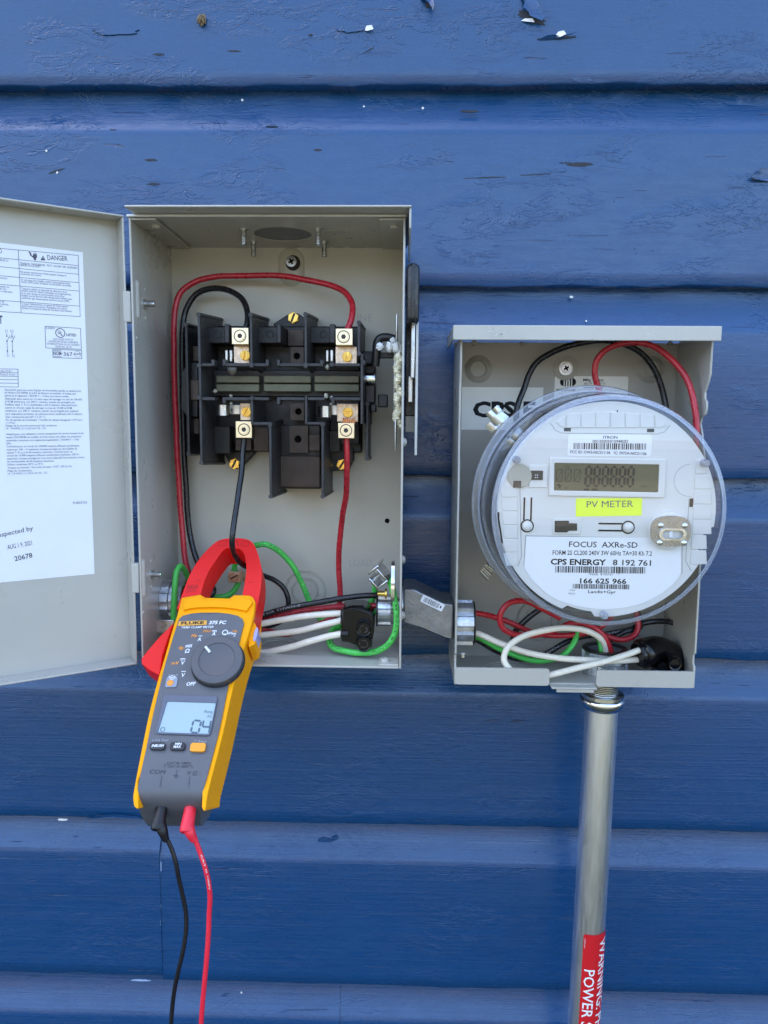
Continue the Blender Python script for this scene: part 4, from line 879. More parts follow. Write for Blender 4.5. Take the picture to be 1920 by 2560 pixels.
# grey body, its lower end rounded back
rows = [(196, 700, 850, -.0006), (206, 600, 955, 0), (226, 522, 1045, 0), (258, 486, 1092, 0), (300, 472, 1105, 0), (420, 434, 1075, 0), (560, 392, 1040, 0), (700, 352, 1004, 0), (860, 312, 963, 0), (1000, 278, 934, 0), (1200, 232, 895, 0), (1350, 202, 862, 0), (1500, 172, 823, 0), (1650, 138, 783, 0), (1780, 110, 748, 0), (1850, 96, 728, -.0004), (1920, 88, 710, -.0018), (1980, 86, 703, -.0045), (2030, 90, 700, -.0085), (2070, 98, 700, -.0135), (2105, 116, 698, -.018), (2150, 135, 692, -.023), (2205, 170, 690, -.029), (2225, 190, 670, -.034)]
vs = []; fs = []
for (y, xa, xb, w) in rows:
    for (x, ww) in ((xa, -.0355), (xa, w), ((xa+xb)/2, w), (xb, w), (xb, -.0355)):
        u, v = C.px(*c3(x, y), w); vs.append(C.p(u, v, ww))
for i in range(len(rows)-1):
    for k in range(5): l = (k+1) % 5; fs.append((i*5+k, i*5+l, (i+1)*5+l, (i+1)*5+k))
fs.append((0, 1, 2, 3, 4)); m_ = (len(rows)-1)*5; fs.append((m_+4, m_+3, m_+2, m_+1, m_))
g = B().add(vs, fs); CBODY = g.obj('meter_body', M_CGREY, CM, smooth=35, bevel=.0007)
# jaws
outer = spl2([(470, 930), (525, 785), (560, 690), (620, 540), (720, 370), (850, 222), (955, 142), (1060, 119), (1130, 117), (1205, 119), (1300, 138), (1352, 180), (1405, 300), (1440, 440), (1447, 560), (1435, 700), (1405, 860), (1375, 1000), (1350, 1140)], 3)
inner = [(1230, 1140), (1210, 830)] + spl2([(1225, 770), (1255, 620), (1272, 480), (1262, 370), (1232, 275), (1190, 236)], 3) + [(1042, 231)] + spl2([(1000, 262), (900, 400), (830, 512), (776, 650), (745, 770)], 3) + [(740, 930)]
wj = -.0060
g = B(); g.prism(C, cp(c1, outer + inner, wj), -.0300, wj); JAW = g.obj('jaw', M_JRED, CM, bevel=.0014, seg=3, smooth=35)
g = B(); wk = wj + .00025
def jl(a, b, t=.0003): g.line(C, C.px(*c1(*a), wk), C.px(*c1(*b), wk), t, wk)
jl((1158, 130), (1176, 200), .0005)
for q in (((958, 155), (1045, 148), (1030, 200), (955, 205)), ((1228, 150), (1302, 160), (1292, 210), (1212, 200))):
    for k in range(4): jl(q[k], q[(k+1) % 4])
jl((685, 602), (748, 606)); jl((1290, 620), (1352, 622))
ptext(g, C, 'CAT III', c1(585, 680), c1(712, 678), 5, wk, .01); ptext(g, C, '1000V', c1(580, 705), c1(705, 703), 5, wk, .01); ptext(g, C, 'CAT IV', c1(572, 742), c1(690, 738), 4.6, wk, .01)
g.obj('moulded_marks', mat('dark_red_mark', (.30, .012, .014), .5, var=0, rvar=0), JAW, smooth=0, weld=False)
# thumb lever of the jaw
g = B(); wt = -.010
g.prism(C, cp(c3, [(430, 295), (415, 312), (300, 425), (185, 560), (128, 632), (126, 662), (136, 690), (200, 742), (300, 796), (330, 600)], wt), -.030, wt); TRIG = g.obj('jaw_lever', M_JRED, CM, bevel=.0022, seg=3, smooth=35)
# rotary dial
dc = C.px(*c3(846, 640), .0062); dr = (C.px(*c3(1098, 630), .0062)[0] - C.px(*c3(588, 655), .0062)[0])/2*.985
g = B(); o_ = []
for k in range(96):
    t = 2*PI*k/96; r = dr*(1 - (.018 if k % 4 in (0, 1) else 0)); o_.append((dc[0] + r*math.cos(t), dc[1] + r*math.sin(t)))
g.prism(C, o_, .0002, .0045); g.lathe(C.p(dc[0], dc[1], .0044), C.N, [(dr, 0), (dr*.995, .0012), (dr*.97, .0017), (dr*.70, .0019), (dr*.68, .0013), (dr*.66, .0012), (0, .0014)], 72); DIAL = g.obj('rotary_dial', M_DIAL, CM, smooth=30)
g = B(); g.ringflat(C, dc[0], dc[1], dr*.96, dr*1.045, .0004, 72); g.obj('dial_gap', M_ENGR, CM, smooth=0, weld=False)
g = B(); a_, b_ = C.px(*c3(738, 520), .0065), C.px(*c3(782, 572), .0065); g.tube([C.p(*a_, .0061), C.p(*b_, .0061)], .0010, 8); g.obj('pointer_mark', M_WHITEINK, DIAL)
# display
def quad(pts, w): return [C.px(*c3(*q), w) for q in pts]
def rq(pts, k, w):   # quad with cut corners
    P = [Vector(C.px(*c3(*q), w)) for q in pts]; out = []
    for i in range(4):
        a, b, c = P[i-1], P[i], P[(i+1) % 4]; da = (a-b).normalized(); dc_ = (c-b).normalized()
        for s in range(5):
            t = s/4; q = b + da*k*(1-t)**2 + dc_*k*t**2; out.append((q.x, q.y))
    return out
g = B(); g.prism(C, rq([(343, 978), (857, 993), (782, 1370), (256, 1350)], .0028, .0012), .0001, .0012, holes=[rq([(372, 1040), (838, 1055), (778, 1352), (282, 1335)], .0012, .0012)]); BEZ = g.obj('display_bezel', mat('smoked_bezel', (.10, .11, .15), .12, var=0), CM, bevel=.0003)
g = B(); g.flat(C, rq([(368, 1036), (842, 1052), (781, 1355), (278, 1338)], .001, .0005), .0005); LCD = g.obj('display', M_LCDC, CM, smooth=0, weld=False)
g = B(); w = .00062
a0 = C.px(*c3(597, 1338), w); b0 = C.px(*c3(672, 1340), w); t0 = C.px(*c3(616, 1222), w); ht = t0[1] - a0[1]; wd = (b0[0] - a0[0])*1.0
seg7(g, C, a0[0], a0[1], wd, ht, '0', .0014, w, .0)
for (x0, x1) in ((712, 772),):
    u0, v0 = C.px(*c3(704, 1290), w); g.line(C, C.px(*c3(722, 1226), w), C.px(*c3(710, 1282), w), .0013, w); g.line(C, C.px(*c3(712, 1284), w), C.px(*c3(778, 1287), w), .0013, w); g.line(C, C.px(*c3(790, 1228), w), C.px(*c3(772, 1345), w), .0013, w)
ptext(g, C, 'Amp', c3(720, 1152), c3(806, 1158), 8, w); ptext(g, C, 'AC', c3(752, 1197), c3(802, 1200), 7, w)
u, v = C.px(*c3(331, 1310), w); g.ringflat(C, u, v, .0012, .0017, w, 20); g.obj('display_digits', M_LCDSEG, LCD, smooth=0, weld=False)
# push buttons
def btn(pts, m, h=.0022, k=.0018, name='button'):
    g = B(); g.prism(C, rq(pts, k, .0005), .0001, h); return g.obj(name, m, CM, bevel=.0007, seg=3)
btn([(222, 1440), (362, 1442), (350, 1512), (206, 1508)], M_BTN); btn([(412, 1436), (553, 1440), (540, 1515), (398, 1510)], M_BTN); btn([(606, 1444), (750, 1446), (734, 1530), (590, 1526)], M_BTNO); btn([(372, 808), (478, 812), (462, 908), (350, 910)], M_BTNG, .0008)
# printing
WH, OR, GRN, EN, AM, FK, BP = B(), B(), B(), B(), B(), B(), B(); wt = .00028
def ct(bm, s, a, b, h, bold=.01, sl=0.18, w=wt): ptext(bm, C, s, c3(*a), c3(*b), h, w, bold, sl)
AM.flat(C, quad([(487, 280), (752, 270), (748, 312), (474, 324)], wt), wt); AM.obj('badge', M_LOGO, CBODY, smooth=0, weld=False)
ct(FK, 'FLUKE', (505, 309), (722, 303), 6.6, .03, 0, wt + .0002)
ct(WH, '375 FC', (770, 307), (930, 305), 8.0, .035); ct(WH, 'TRMS CLAMP METER', (504, 348), (815, 342), 5.2, .012)
ct(WH, 'A', (660, 467), (694, 466), 8.4, .03); ct(WH, '~', (668, 430), (706, 428), 7, .03); ct(WH, 'A', (797, 413), (832, 413), 8.0, .03)
for (x0, x1, y) in ((805, 846, 368),): WH.line(C, C.px(*c3(x0, y), wt), C.px(*c3(x1, y), wt), .0006, wt)
for x in (806, 821, 836): WH.line(C, C.px(*c3(x, 379), wt), C.px(*c3(x+9, 379), wt), .0006, wt)
ct(WH, 'iFlex', (952, 403), (1030, 406), 6.0, .02); ct(WH, 'A', (1002, 426), (1022, 427), 4.5, .02)
u, v = C.px(*c3(926, 386), wt); WH.ringflat(C, u, v, .0016, .0023, wt, 20); WH.line(C, C.px(*c3(926, 396), wt), C.px(*c3(924, 410), wt), .0011, wt)
ct(WH, 'Ω', (540, 580), (582, 578), 9, .03); ct(WH, 'V', (500, 693), (534, 691), 8.6, .03); ct(WH, 'V', (503, 810), (537, 808), 9, .03); ct(WH, '~', (503, 770), (548, 768), 8, .03)
for k in range(5): WH.line(C, C.px(*c3(548 + k*13, 528), wt), C.px(*c3(558 + k*13, 505 - k*2), wt), .0006, wt)
WH.line(C, C.px(*c3(500, 637), wt), C.px(*c3(548, 635), wt), .0006, wt)
for x in (500, 518, 536): WH.line(C, C.px(*c3(x, 648), wt), C.px(*c3(x+11, 648), wt), .0006, wt)
ct(WH, 'OFF', (552, 893), (638, 890), 8.6, .03); ct(BP, 'INRUSH', (224, 1478), (338, 1475), 6.4, .03, .12, .0024); ct(BP, 'MIN', (446, 1458), (506, 1457), 5.4, .03, .12, .0024); ct(BP, 'MAX', (432, 1486), (502, 1485), 5.8, .03, .12, .0024)
for k in range(3): u, v = C.px(*c3(412, 850), .001); WH.ringflat(C, u, v, .0014 + k*.0012, .0019 + k*.0012, .001, 14, rad(45), rad(135))
ct(OR, 'ZERO', (708, 383), (792, 381), 5.2, .02); ct(OR, 'Hz', (602, 430), (655, 429), 7.4, .03); ct(OR, 'Hz', (996, 384), (1040, 384), 6.0, .02); ct(OR, 'mV', (410, 692), (482, 690), 7.6, .025)
for a, b in (((478, 535), (502, 534)), ((502, 518), (500, 553)), ((514, 518), (512, 553)), ((514, 535), (538, 534))): OR.line(C, C.px(*c3(*a), wt), C.px(*c3(*b), wt), .0006, wt)
u, v = C.px(*c3(402, 866), .001); OR.flat(C, circ(u, v, .0024, 16), .001)
ct(GRN, 'SAVE', (385, 805), (474, 803), 5.4, .01); ct(GRN, 'LOG 2sec', (228, 1424), (384, 1420), 5.4, .008); ct(GRN, '☼ 2sec'.replace('☼', '*'), (628, 1430), (748, 1434), 5.2, .008)
ct(EN, 'CAT III 1000V', (368, 1643), (600, 1643), 6.0, .005); ct(EN, 'CAT IV 600V', (374, 1673), (584, 1675), 6.0, .005); ct(EN, 'COM', (200, 1730), (345, 1735), 10, 0); ct(EN, 'V Ω', (556, 1742), (650, 1748), 10, 0)
def el(a, b, w=wt, t=.00035): EN.line(C, C.px(*c3(*a), w), C.px(*c3(*b), w), t, w)
el((322, 1750), (304, 1860)); el((590, 1758), (573, 1860)); el((466, 1690), (458, 1745)); el((432, 1748), (480, 1748)); el((440, 1760), (472, 1760)); el((449, 1770), (464, 1770)); el((345, 1670), (352, 1648)); el((612, 1678), (608, 1655))
el((590, 1650), (608, 1655)); el((352, 1648), (366, 1646))
BP.obj('button_print', M_WHITEINK, CBODY, smooth=0, weld=False); WH.obj('white_print', M_WHITEINK, CBODY, smooth=0, weld=False); OR.obj('orange_print', M_ORINK, CBODY, smooth=0, weld=False); GRN.obj('grey_print', M_GRINK, CBODY, smooth=0, weld=False); FK.obj('badge_print', M_ENGR, CBODY, smooth=0, weld=False); EN.obj('engraving', M_ENGR2, CBODY, smooth=0, weld=False)

# test leads plugged into its lower end
LEADS = []
def lead(m, name, label, plug, tip, boot, path, r):
    L_ = thing(name, label, 'test lead', pt(*path[0], .25))
    wz = -.0135
    A, T_ = C.p(*C.px(*plug, wz), wz), C.p(*C.px(*tip, wz), wz); ax = (T_ - A).normalized()
    A = A - ax*.010
    rp = 17.5*.00024
    g = B(); g.lathe(A, ax, [(rp*.92, 0), (rp*.96, (T_-A).length*.5), (rp*1.06, (T_-A).length*.86), (rp*1.08, (T_-A).length), (rp*.92, (T_-A).length + .0012), (rp*.72, (T_-A).length + .0014), (rp*.68, (T_-A).length + .0006), (0, (T_-A).length + .0006)], 26); g.obj('plug', m, L_)
    yw = -T_.y
    mid = T_ - ax*.0042
    pts = [mid] + [pt(x, y, yw) for x, y in boot]
    g = B(); pp = spline(pts, n=6); n = len(pp); g.tube(pp, [.0042 - (.0042 - r*1.35)*min(1, k/(n-1)*1.05) for k in range(n)], 14); g.obj('strain_relief', m, L_)
    cp_ = [pt(x, y, yw + (0.0 if k < 2 else .001*math.sin(k))) for k, (x, y) in enumerate(path)]
    last = cp_[-1]; cp_ += [last + Vector((-.004, 0, -.09)), last + Vector((.006, .01, -.25)), last + Vector((-.01, .015, -.45)), Vector((last.x + .01, last.y, .14))]
    sp_ = spline(cp_, n=8); g = B(); g.tube(sp_, r, 12); cb = g.obj('cable', m, L_)
    if m is M_TRED: LEADS.append((cb, sp_, r))
    e = cp_[-1]; g = B(); g.lathe(e, (0, 0, -1), [(r, -.002), (.0045, .004), (.0052, .03), (.0040, .085), (.0075, .088), (.0075, .092), (.0035, .095), (.0010, .112), (0, .130)], 16); g.obj('probe', m, L_)
lead(M_TBLACK, 'black_test_lead', 'black test lead with angled plug hanging below the clamp meter', (402, 2032), (394, 2071), [(406, 2076), (412, 2092), (416, 2102)],
     [(415, 2094), (428, 2120), (439, 2155), (447.5, 2199), (458, 2245), (465, 2285), (465, 2326), (458, 2375), (446, 2427), (437, 2470), (431, 2516), (428, 2560)], 6.1*.00024)
lead(M_TRED, 'red_test_lead', 'red test lead with angled plug hanging below the clamp meter', (474, 2032), (466, 2077), [(475, 2080), (482, 2094), (487, 2102)],
     [(486, 2094), (499, 2128), (511, 2163), (521, 2204), (525, 2245), (523, 2285), (521, 2334), (517, 2394), (512, 2448), (507, 2502), (503, 2560)], 6.9*.00024)
# ================================================================== meter socket box on the right
WF2 = .0950
yl2 = (W.px(1149, 860, WF2)[0] + W.px(1137, 1700, WF2)[0])/2; yr2 = (W.px(1783, 858, WF2)[0] + W.px(1738, 1712, WF2)[0])/2
zt2 = W.px(1460, 845, WF2)[1]; zb2 = W.px(1430, 1716, WF2)[1]
MS = thing('meter_socket_box', 'open grey meter socket box on the right with capped top and notched sides', 'meter box', ((yl2 + yr2)/2, -WB, zb2))
g = B(); g.box(W, yl2, zb2, yr2, zt2 + .004, WB - TH, WB); BACK2 = g.obj('back_panel', M_GREY2, MS, smooth=0)
S2 = Frame((0, 0, 0), (0, -1, 0), (0, 0, 1))      # u = distance from wall, v = height, faces -x
def zz(y, x=1760): return W.px(x, y, WF2)[1]
notch = [(WB + .0002, zb2), (WF2, zb2)]
def wavy(x):
    e = [(WF2, zb2 + .0), (WF2, zz(1668, x)), (WF2 - .003, zz(1662, x)), (WF2 - .003, zz(1640, x)), (WF2, zz(1634, x)), (WF2, zz(1160, x)), (WF2 - .003, zz(1140, x)), (WF2 - .010, zz(1085, x)), (WF2 - .0145, zz(1060, x)), (WF2 - .013, zz(1045, x)), (WF2 - .006, zz(1036, x)), (WF2 - .0035, zz(1020, x)), (WF2 - .004, zz(1004, x)), (WF2 - .008, zz(995, x)), (WF2 - .0085, zz(980, x)), (WF2 - .003, zz(955, x)), (WF2, zz(935, x)), (WF2, zt2)]
    return [(WB + .0002, zb2)] + e + [(WB + .0002, zt2)]
for (x0, s, pxx) in ((yl2, 1, 1142), (yr2, -1, 1760)):
    fr = Frame((x0, 0, 0), (0, -1, 0), (0, 0, 1))
    g = B(); p_ = wavy(pxx); p_ = [(max(a, WF2 - .004) if s > 0 and a > .05 else a, b) for a, b in p_]
    g.prism(fr, p_, -TH if s > 0 else 0, 0 if s > 0 else TH); sp = g.obj('side_panel', M_GREY, MS, bevel=.0005, smooth=35)
g = B(); g.box(W, yl2 + TH + .0002, zb2, yr2 - TH - .0002, zb2 + TH, WB + .0002, WF2 - .0022); FLOOR2 = g.obj('bottom_panel', M_GREY, MS, bevel=.0004)
fz = W.px(1250, 1671, WF2 + .0005)[1]
for (x0, x1) in ((1138, 1373), (1491, 1736)):
    u0, u1 = W.px(x0, 1694, WF2)[0], W.px(x1, 1697, WF2)[0]; zz1 = W.px((x0+x1)/2, 1671 if x0 < 1300 else 1678, WF2 + .0005)[1]; zz0 = W.px((x0+x1)/2, 1713 if x0 < 1300 else 1719, WF2 + .0005)[1]
    g = B(); g.prism(W, rrect(u0, zz0, u1, zz1, .0022), WF2 - .002, WF2 + .0004); g.obj('front_lip', M_GREY, MS, bevel=.0004)
u0, u1 = W.px(1376, 1716, WF2)[0], W.px(1488, 1720, WF2)[0]; z1 = W.px(1430, 1715, WF2 + .002)[1]
g = B(); g.box(W, u0, z1 - .0016, u1, z1, WF2 - .010, WF2 + .006); lt = g.obj('latch_tongue', M_GREY, MS, bevel=.0005); B().box(W, u0 + .004, z1 - .0046, u1 - .002, z1 - .0017, WF2 + .0035, WF2 + .005).obj('tongue_lip', M_GREY, lt, bevel=.0005)
# cap
cx0, cx1 = W.px(1133, 832, .106)[0], W.px(1805, 832, .106)[0]; cz1, cz0 = W.px(1460, 813.5, .106)[1], W.px(1460, 851, .106)[1]
g = B(); g.box(W, cx0, cz0, cx1, cz1, .1045, .106); CAPF = g.obj('cap_front', M_GREY, MS, bevel=.0007, seg=3)
g = B(); g.box(W, cx0, cz1 - .0016, cx1, cz1 - .0001, WB - .001, .1044); g.obj('cap_top', M_GREY, MS, bevel=.0006)
for x in (cx0, cx1 - .0016): g = B(); g.box(W, x, cz0 + .001, x + .0016, cz1 - .0018, WB - .001, .1043); g.obj('cap_end', M_GREY, MS, bevel=.0006)
g = B()
for k, (x, y, rx, rz) in enumerate(((1233, 829, 18, 9), (1248, 840, 16, 6), (1626, 836, 12, 5), (1697, 834, 4, 5), (1735, 846, 6, 2))):
    u, v = W.px(x, y, .106); rnd = random.Random(k)
    for j in range(9): g.flat(W, outline(u + rnd.gauss(0, .5)*rx*mpp(.106), v + rnd.gauss(0, .5)*rz*mpp(.106), rx*mpp(.106)*rnd.uniform(.04, .22), rz*mpp(.106)*rnd.uniform(.05, .22), k*9+j, 9), .10618)
g.obj('chalky_scuff', mat('chalky_scuff', (.62, .62, .60), .8, var=.2, vs=300), CAPF, smooth=0, weld=False, kind='stuff')
# back panel details
for (x, y) in ((1196, 923), (1626, 923)):
    u, v = W.px(x, y, WB); k = mpp(WB); g = B(); g.lathe(W.p(u, v, WB - .0004), W.N, [(36*k, 0), (30*k, .0012), (22*k, .0050), (20*k, .0052), (18*k, .0030), (8*k, .0026), (0, .0040)], 36); g.obj('pressed_dimple', M_GREY2, BACK2, smooth=60)
u, v = W.px(1413.5, 921, WB); g = B(); g.lathe(W.p(u, v, WB - .0004), W.N, [(34*mpp(WB), 0), (26*mpp(WB), .0014), (0, .0014)], 32); g.obj('pressed_dimple', M_GREY2, BACK2, smooth=60)
phillips('mounting_screw', W, u, v, WB + .0011, .0042, MS, 1.45)
for (x, y, r) in ((1186, 858, 8), (1305, 860, 6), (1675, 860, 7)):
    u, v = W.px(x, y, WB); g = B(); g.lathe(W.p(u, v, WB), W.N, [(r*mpp(WB), 0), (r*mpp(WB)*.7, .0012), (0, .0014)], 16); g.obj('dimple', M_GREY2, BACK2)
g = B(); u, v = W.px(1628, 1572, WB)
for r in (.0185, .0175, .013, .012): emboss_ring(g, W, u, v, r, WB, h=.0008, t=.0005)
g.obj('knockout', M_GREY2, BACK2)
g = B(); u, v = W.px(1345, 1550, WB)
for r in (.019, .0178, .0125): emboss_ring(g, W, u, v, r, WB, h=.0008, t=.0005)
g.obj('knockout', M_GREY2, BACK2)
FL2 = Frame((0, 0, zb2 + TH), (1, 0, 0), (0, 1, 0)); g = B(); u, v = FL2.px(1262, 1655, 0)
for r in (.020, .0188, .0135): emboss_ring(g, FL2, u, -.058, r, 0, h=.0004, t=.0003)
g.obj('knockout', M_GREY, FLOOR2)
g = B(); g.pbox(1154, 968, 1357, 1075, WB + .0001, WB + .0003); st = g.obj('utility_sticker', M_STICK, MS, smooth=0)
g = B(); w = WB + .00045; ptext(g, W, 'CPS', (1182, 1041), (1289, 1041), 36, w, .045); ptext(g, W, 'E', (1308, 1041), (1338, 1041), 36, w, .045); g.obj('sticker_print', M_INK, st, smooth=0, weld=False)
g = B(); u0, v1 = W.px(1387, 940, WB); u1, v0 = W.px(1568, 1010, WB); g.prism(W, rrect(u0, v0, u1, v1, .0018), WB + .0001, WB + .0003); st = g.obj('maker_sticker', M_STICK, MS, smooth=0)
g = B(); u, v = W.px(1420, 955, w); k = mpp(WB)
for s in (-1, 1):
    g.flat(W, [(u + s*k*a, v + k*b) for a, b in ((20, 0), (18, 6), (14, 9), (10.5, 10.5), (10.5, -10.5), (14, -9), (18, -6))], w)
    g.flat(W, [(u + s*k*a, v + k*b) for a, b in ((8, 10.6), (2, 10.6), (2, 7), (5, 4), (5, -11), (8, -10.6))], w)
g.rect(W, u - 1.3*k, v + 3*k, u + 1.3*k, v - 11*k, w)
ptext(g, W, 'Mfg Date:', (1458, 953), (1510, 953), 6.6, w, .012); ptext(g, W, 'Apr 29 2021 07:15', (1460, 961), (1513, 961), 5, w); ptext(g, W, 'Quality Chkd:', (1458, 970), (1509, 970), 6, w, .008); ptext(g, W, 'MILBANK', (1391, 978), (1440, 978), 6.4, w, .004)
g.obj('sticker_print', M_INK, st, smooth=0, weld=False)

# ================================================================== the electric meter with its clear cover
mc = W.px(1525, 1281, .168); MB_, MFR = .1005, .1680
ME = thing('electric_meter', 'round white electric meter with clear cover and yellow sticker plugged into the right box', 'electric meter', (mc[0], -MB_, mc[1] - .09))
def lat(prof, name, m, par, n=72, closed=False, smooth=40, **k): return B().lathe(W.p(mc[0], mc[1], 0), W.N, prof, n, xref=(1, 0, 0), closed=closed).obj(name, m, par, smooth=smooth, **k)
lat([(.062, WB + .012), (.062, .085), (.079, .090), (.0835, .0985), (.0835, .1045), (.078, .1075), (.066, .1075), (.066, .112), (0, .112)], 'base', M_BASE, ME)
lat([(.060, .1125), (.060, .1475), (.0705, .1490), (.0705, .1520), (0, .1520)], 'chassis', M_CHASSIS, ME)
# cover: shell of clear plastic with a wide foot, a bead and a flat window
out = [(.0900, .0985), (.0903, .1035), (.0893, .1062), (.0862, .1072), (.0850, .1085), (.0846, .1120), (.0850, .1136), (.0838, .1150), (.0822, .1560), (.0818, .1625), (.0806, .1655), (.0780, .1674), (.0755, .1680), (.0, .1680)]
inn = [(.0, .1660), (.0752, .1660), (.0775, .1650), (.0790, .1630), (.0798, .1560), (.0812, .1150), (.0820, .1092), (.0838, .1052), (.0838, .0985)]
lat(out, 'clear_cover', M_CLEAR, ME, n=96, smooth=30, weld=False)
lat([(.0825, .1075), (.0822, .1150), (.0802, .1560), (.0796, .1622), (.0780, .1648), (.0760, .1660)], 'cover_wall', M_CLEAR, ME, n=96, smooth=30, weld=False)
lat([(.0774, .1676), (.0792, .1668), (.0808, .1652), (.0812, .1634), (.0804, .1622), (.0790, .1636), (.0776, .1660)], 'cover_bead', M_RIM, ME, n=96, closed=True)
lat([(.0848, .1090), (.0858, .1100), (.0860, .1126), (.0850, .1138), (.0842, .1120)], 'cover_bead', M_RIM, ME, n=96, closed=True)
lat([(.0842, .0990), (.0896, .0990), (.0898, .1030), (.0888, .1056), (.0858, .1064), (.0842, .1040)], 'cover_foot', M_RIM, ME, n=96, closed=True)
# face plate
Z7 = lambda x, y: (1160 + .40988*x, 960 + .40988*y)
WP = .1580
def m7(x, y, w=WP): return W.px(*Z7(x, y), w)
pc = m7(863, 765); PR = .0764
po = []
for k in range(180):
    a = 2*PI*k/180; d = math.degrees(a); r = PR
    if 336 < d < 352: r = PR*.925
    if 249 < d < 266: r = PR*.955
    po.append((pc[0] + r*math.cos(a), pc[1] + r*math.sin(a)))
pc = (mc[0], mc[1])
po = [(mc[0] + (u - m7(863, 765)[0]), mc[1] + (v - m7(863, 765)[1])) for u, v in po]
g = B(); g.prism(W, po, .1525, WP); FACE = g.obj('face_plate', M_MWHITE, ME, bevel=.0009, smooth=35)
def f7(bm, x0, y0, x1, y1, w0, w1, r=None):
    u0, v1 = m7(x0, (y0+y1)/2, w1)[0], m7((x0+x1)/2, y0, w1)[1]; u1, v0 = m7(x1, (y0+y1)/2, w1)[0], m7((x0+x1)/2, y1, w1)[1]
    if r: bm.prism(W, rrect(u0, v0, u1, v1, r), w0, w1)
    else: bm.box(W, u0, v0, u1, v1, w0, w1)
def tile(poly, h=.0006):
    g = B(); g.prism(W, [m7(*q) for q in poly], WP + .0001, WP + h); g.obj('vent_tile', M_MWHITE, FACE, bevel=.0003)
for k in range(6): x = 625 + k*90; tile([(x, 168 + abs(k-2.6)*6), (x + 83, 168 + abs(k-1.6)*6), (x + 83, 266), (x, 266)])
tile([(562, 232), (617, 195), (617, 262), (585, 258)]); tile([(1165, 190), (1236, 236), (1210, 262), (1165, 266)])
for k in range(6): y = 610 + k*84; tile([(224 + k*3, y), (326, y), (326, y + 78), (228 + k*6, y + 78)])
for k in range(7): y = 462 + k*92; tile([(1414 - k*5, y), (1500 + (6 if 0 < k < 5 else -24), y), (1508 if 0 < k < 5 else 1480, y + 85), (1409 - k*5, y + 85)])
# grooves round the vents
g = B()
def gro(pts, t=.0005): 
    P = [m7(*q) for q in pts]
    for a, b in zip(P[:-1], P[1:]): g.line(W, a, b, t, WP + .0001)
gro([(528, 240), (560, 285), (600, 300), (1180, 305), (1225, 292), (1255, 252)]); gro([(340, 600), (350, 1050), (330, 1110)]); gro([(375, 925), (1330, 945), (1330, 1160)]); gro([(375, 925), (366, 1120)]); gro([(1372, 700), (1352, 1080), (1385, 1140)])
u, v = m7(1380, 588); g.ringflat(W, u, v, 96*.40988*mpp(WP), 99*.40988*mpp(WP), WP + .0001, 40, rad(95), rad(275))
g.obj('moulded_groove', mat('white_groove', (.30, .295, .285), .5, var=0), FACE, smooth=0, weld=False)
g = B()
for r in ((610, 268, 652, 289), (1117, 273, 1160, 294), (1376, 698, 1398, 750)): q_ = B(); f7(q_, *r, WP - .001, WP + .0002); q_.obj('vent_slot', M_DARK, FACE, smooth=0)
g.prism(W, [m7(*q) for q in ((202, 782), (216, 782), (216, 822), (238, 968), (230, 974), (203, 820))], WP - .001, WP + .0002); B().prism(W, [m7(932, 160), m7(939, 160), m7(938, 171), m7(931, 171)], WP, WP + .0003).obj('speck', M_DARK, FACE, smooth=0)
g.obj('vent_slot', M_DARK, FACE, smooth=0)
# network sticker
g = B(); f7(g, 633, 308, 1145, 440, WP + .0001, WP + .0003, .0016); STK = g.obj('network_sticker', M_MWHITE2, ME, smooth=0)
g = B(); w = WP + .00042
def t7(bm, s, a, b, h, bold=0.0, sl=0.0, w=w): ptext(bm, W, s, Z7(*a), Z7(*b), h*.40988, w, bold, sl)
t7(g, 'ITRON', (848, 333), (936, 333), 17, .016); t7(g, '0013500501594B2D', (784, 358), (1001, 358), 17, .012); barcode(g, W, *Z7(668, 361), *Z7(1112, 399), w, 62, 2); t7(g, 'FCC ID: OWS-NIC511-06', (648, 422), (892, 427), 17, .012); t7(g, 'IC: 5975A-NIC51106', (914, 428), (1113, 434), 17, .012)
g.obj('sticker_print', M_INK, STK, smooth=0, weld=False)
# display window
g = B()
a = [m7(*q, WP + .0016) for q in ((528, 448), (1234, 460), (1224, 695), (516, 682))]; b = [m7(*q, WP + .0016) for q in ((553, 482), (1192, 492), (1186, 662), (549, 650))]
g.prism(W, a, WP + .0001, WP + .0016, holes=[b[::-1]]); g.obj('display_frame', M_MWHITE, ME, bevel=.0006, seg=3)
g = B(); g.flat(W, [m7(*q, WP + .0004) for q in ((551, 480), (1194, 490), (1188, 664), (547, 652))], WP + .0004); LC = g.obj('display', M_LCDM, ME, smooth=0, weld=False)
g = B(); w2 = WP + .0006; k7 = .40988*mpp(w2)
for i in range(6):
    u, v = m7(739 + i*51.6, 621 + i*.6, w2); seg7(g, W, u, v, 31*k7, 116*k7, '8', 15*k7, w2, .03)
g.rect(W, *m7(730, 638, w2), *m7(764, 648, w2), w2); g.rect(W, *m7(780, 638, w2), *m7(815, 648, w2), w2)
g.obj('display_digits', M_LCDB, LC, smooth=0, weld=False)
g = B()
for i in range(3):
    u, v = m7(562 + i*54.5, 594 + i*.8, w2); seg7(g, W, u, v, 34*k7, 74*k7, '0', 4.0*k7, w2, .02); g.line(W, (u + 4*k7, v + 4*k7), (u + 32*k7, v + 70*k7), 2.6*k7, w2)
t7(g, 'Va', (617, 512), (641, 512), 17, 0, 0, w2); t7(g, 'A', (615, 641), (631, 641), 16, 0, 0, w2); u, v = m7(578, 622, w2); g.ringflat(W, u, v, 0.0001, 14*k7, w2, 16, rad(-90), rad(180)); t7(g, 'ozo', (1078, 628), (1118, 628), 14, 0, .2, w2)
g.obj('display_marks', M_LCDT, LC, smooth=0, weld=False)
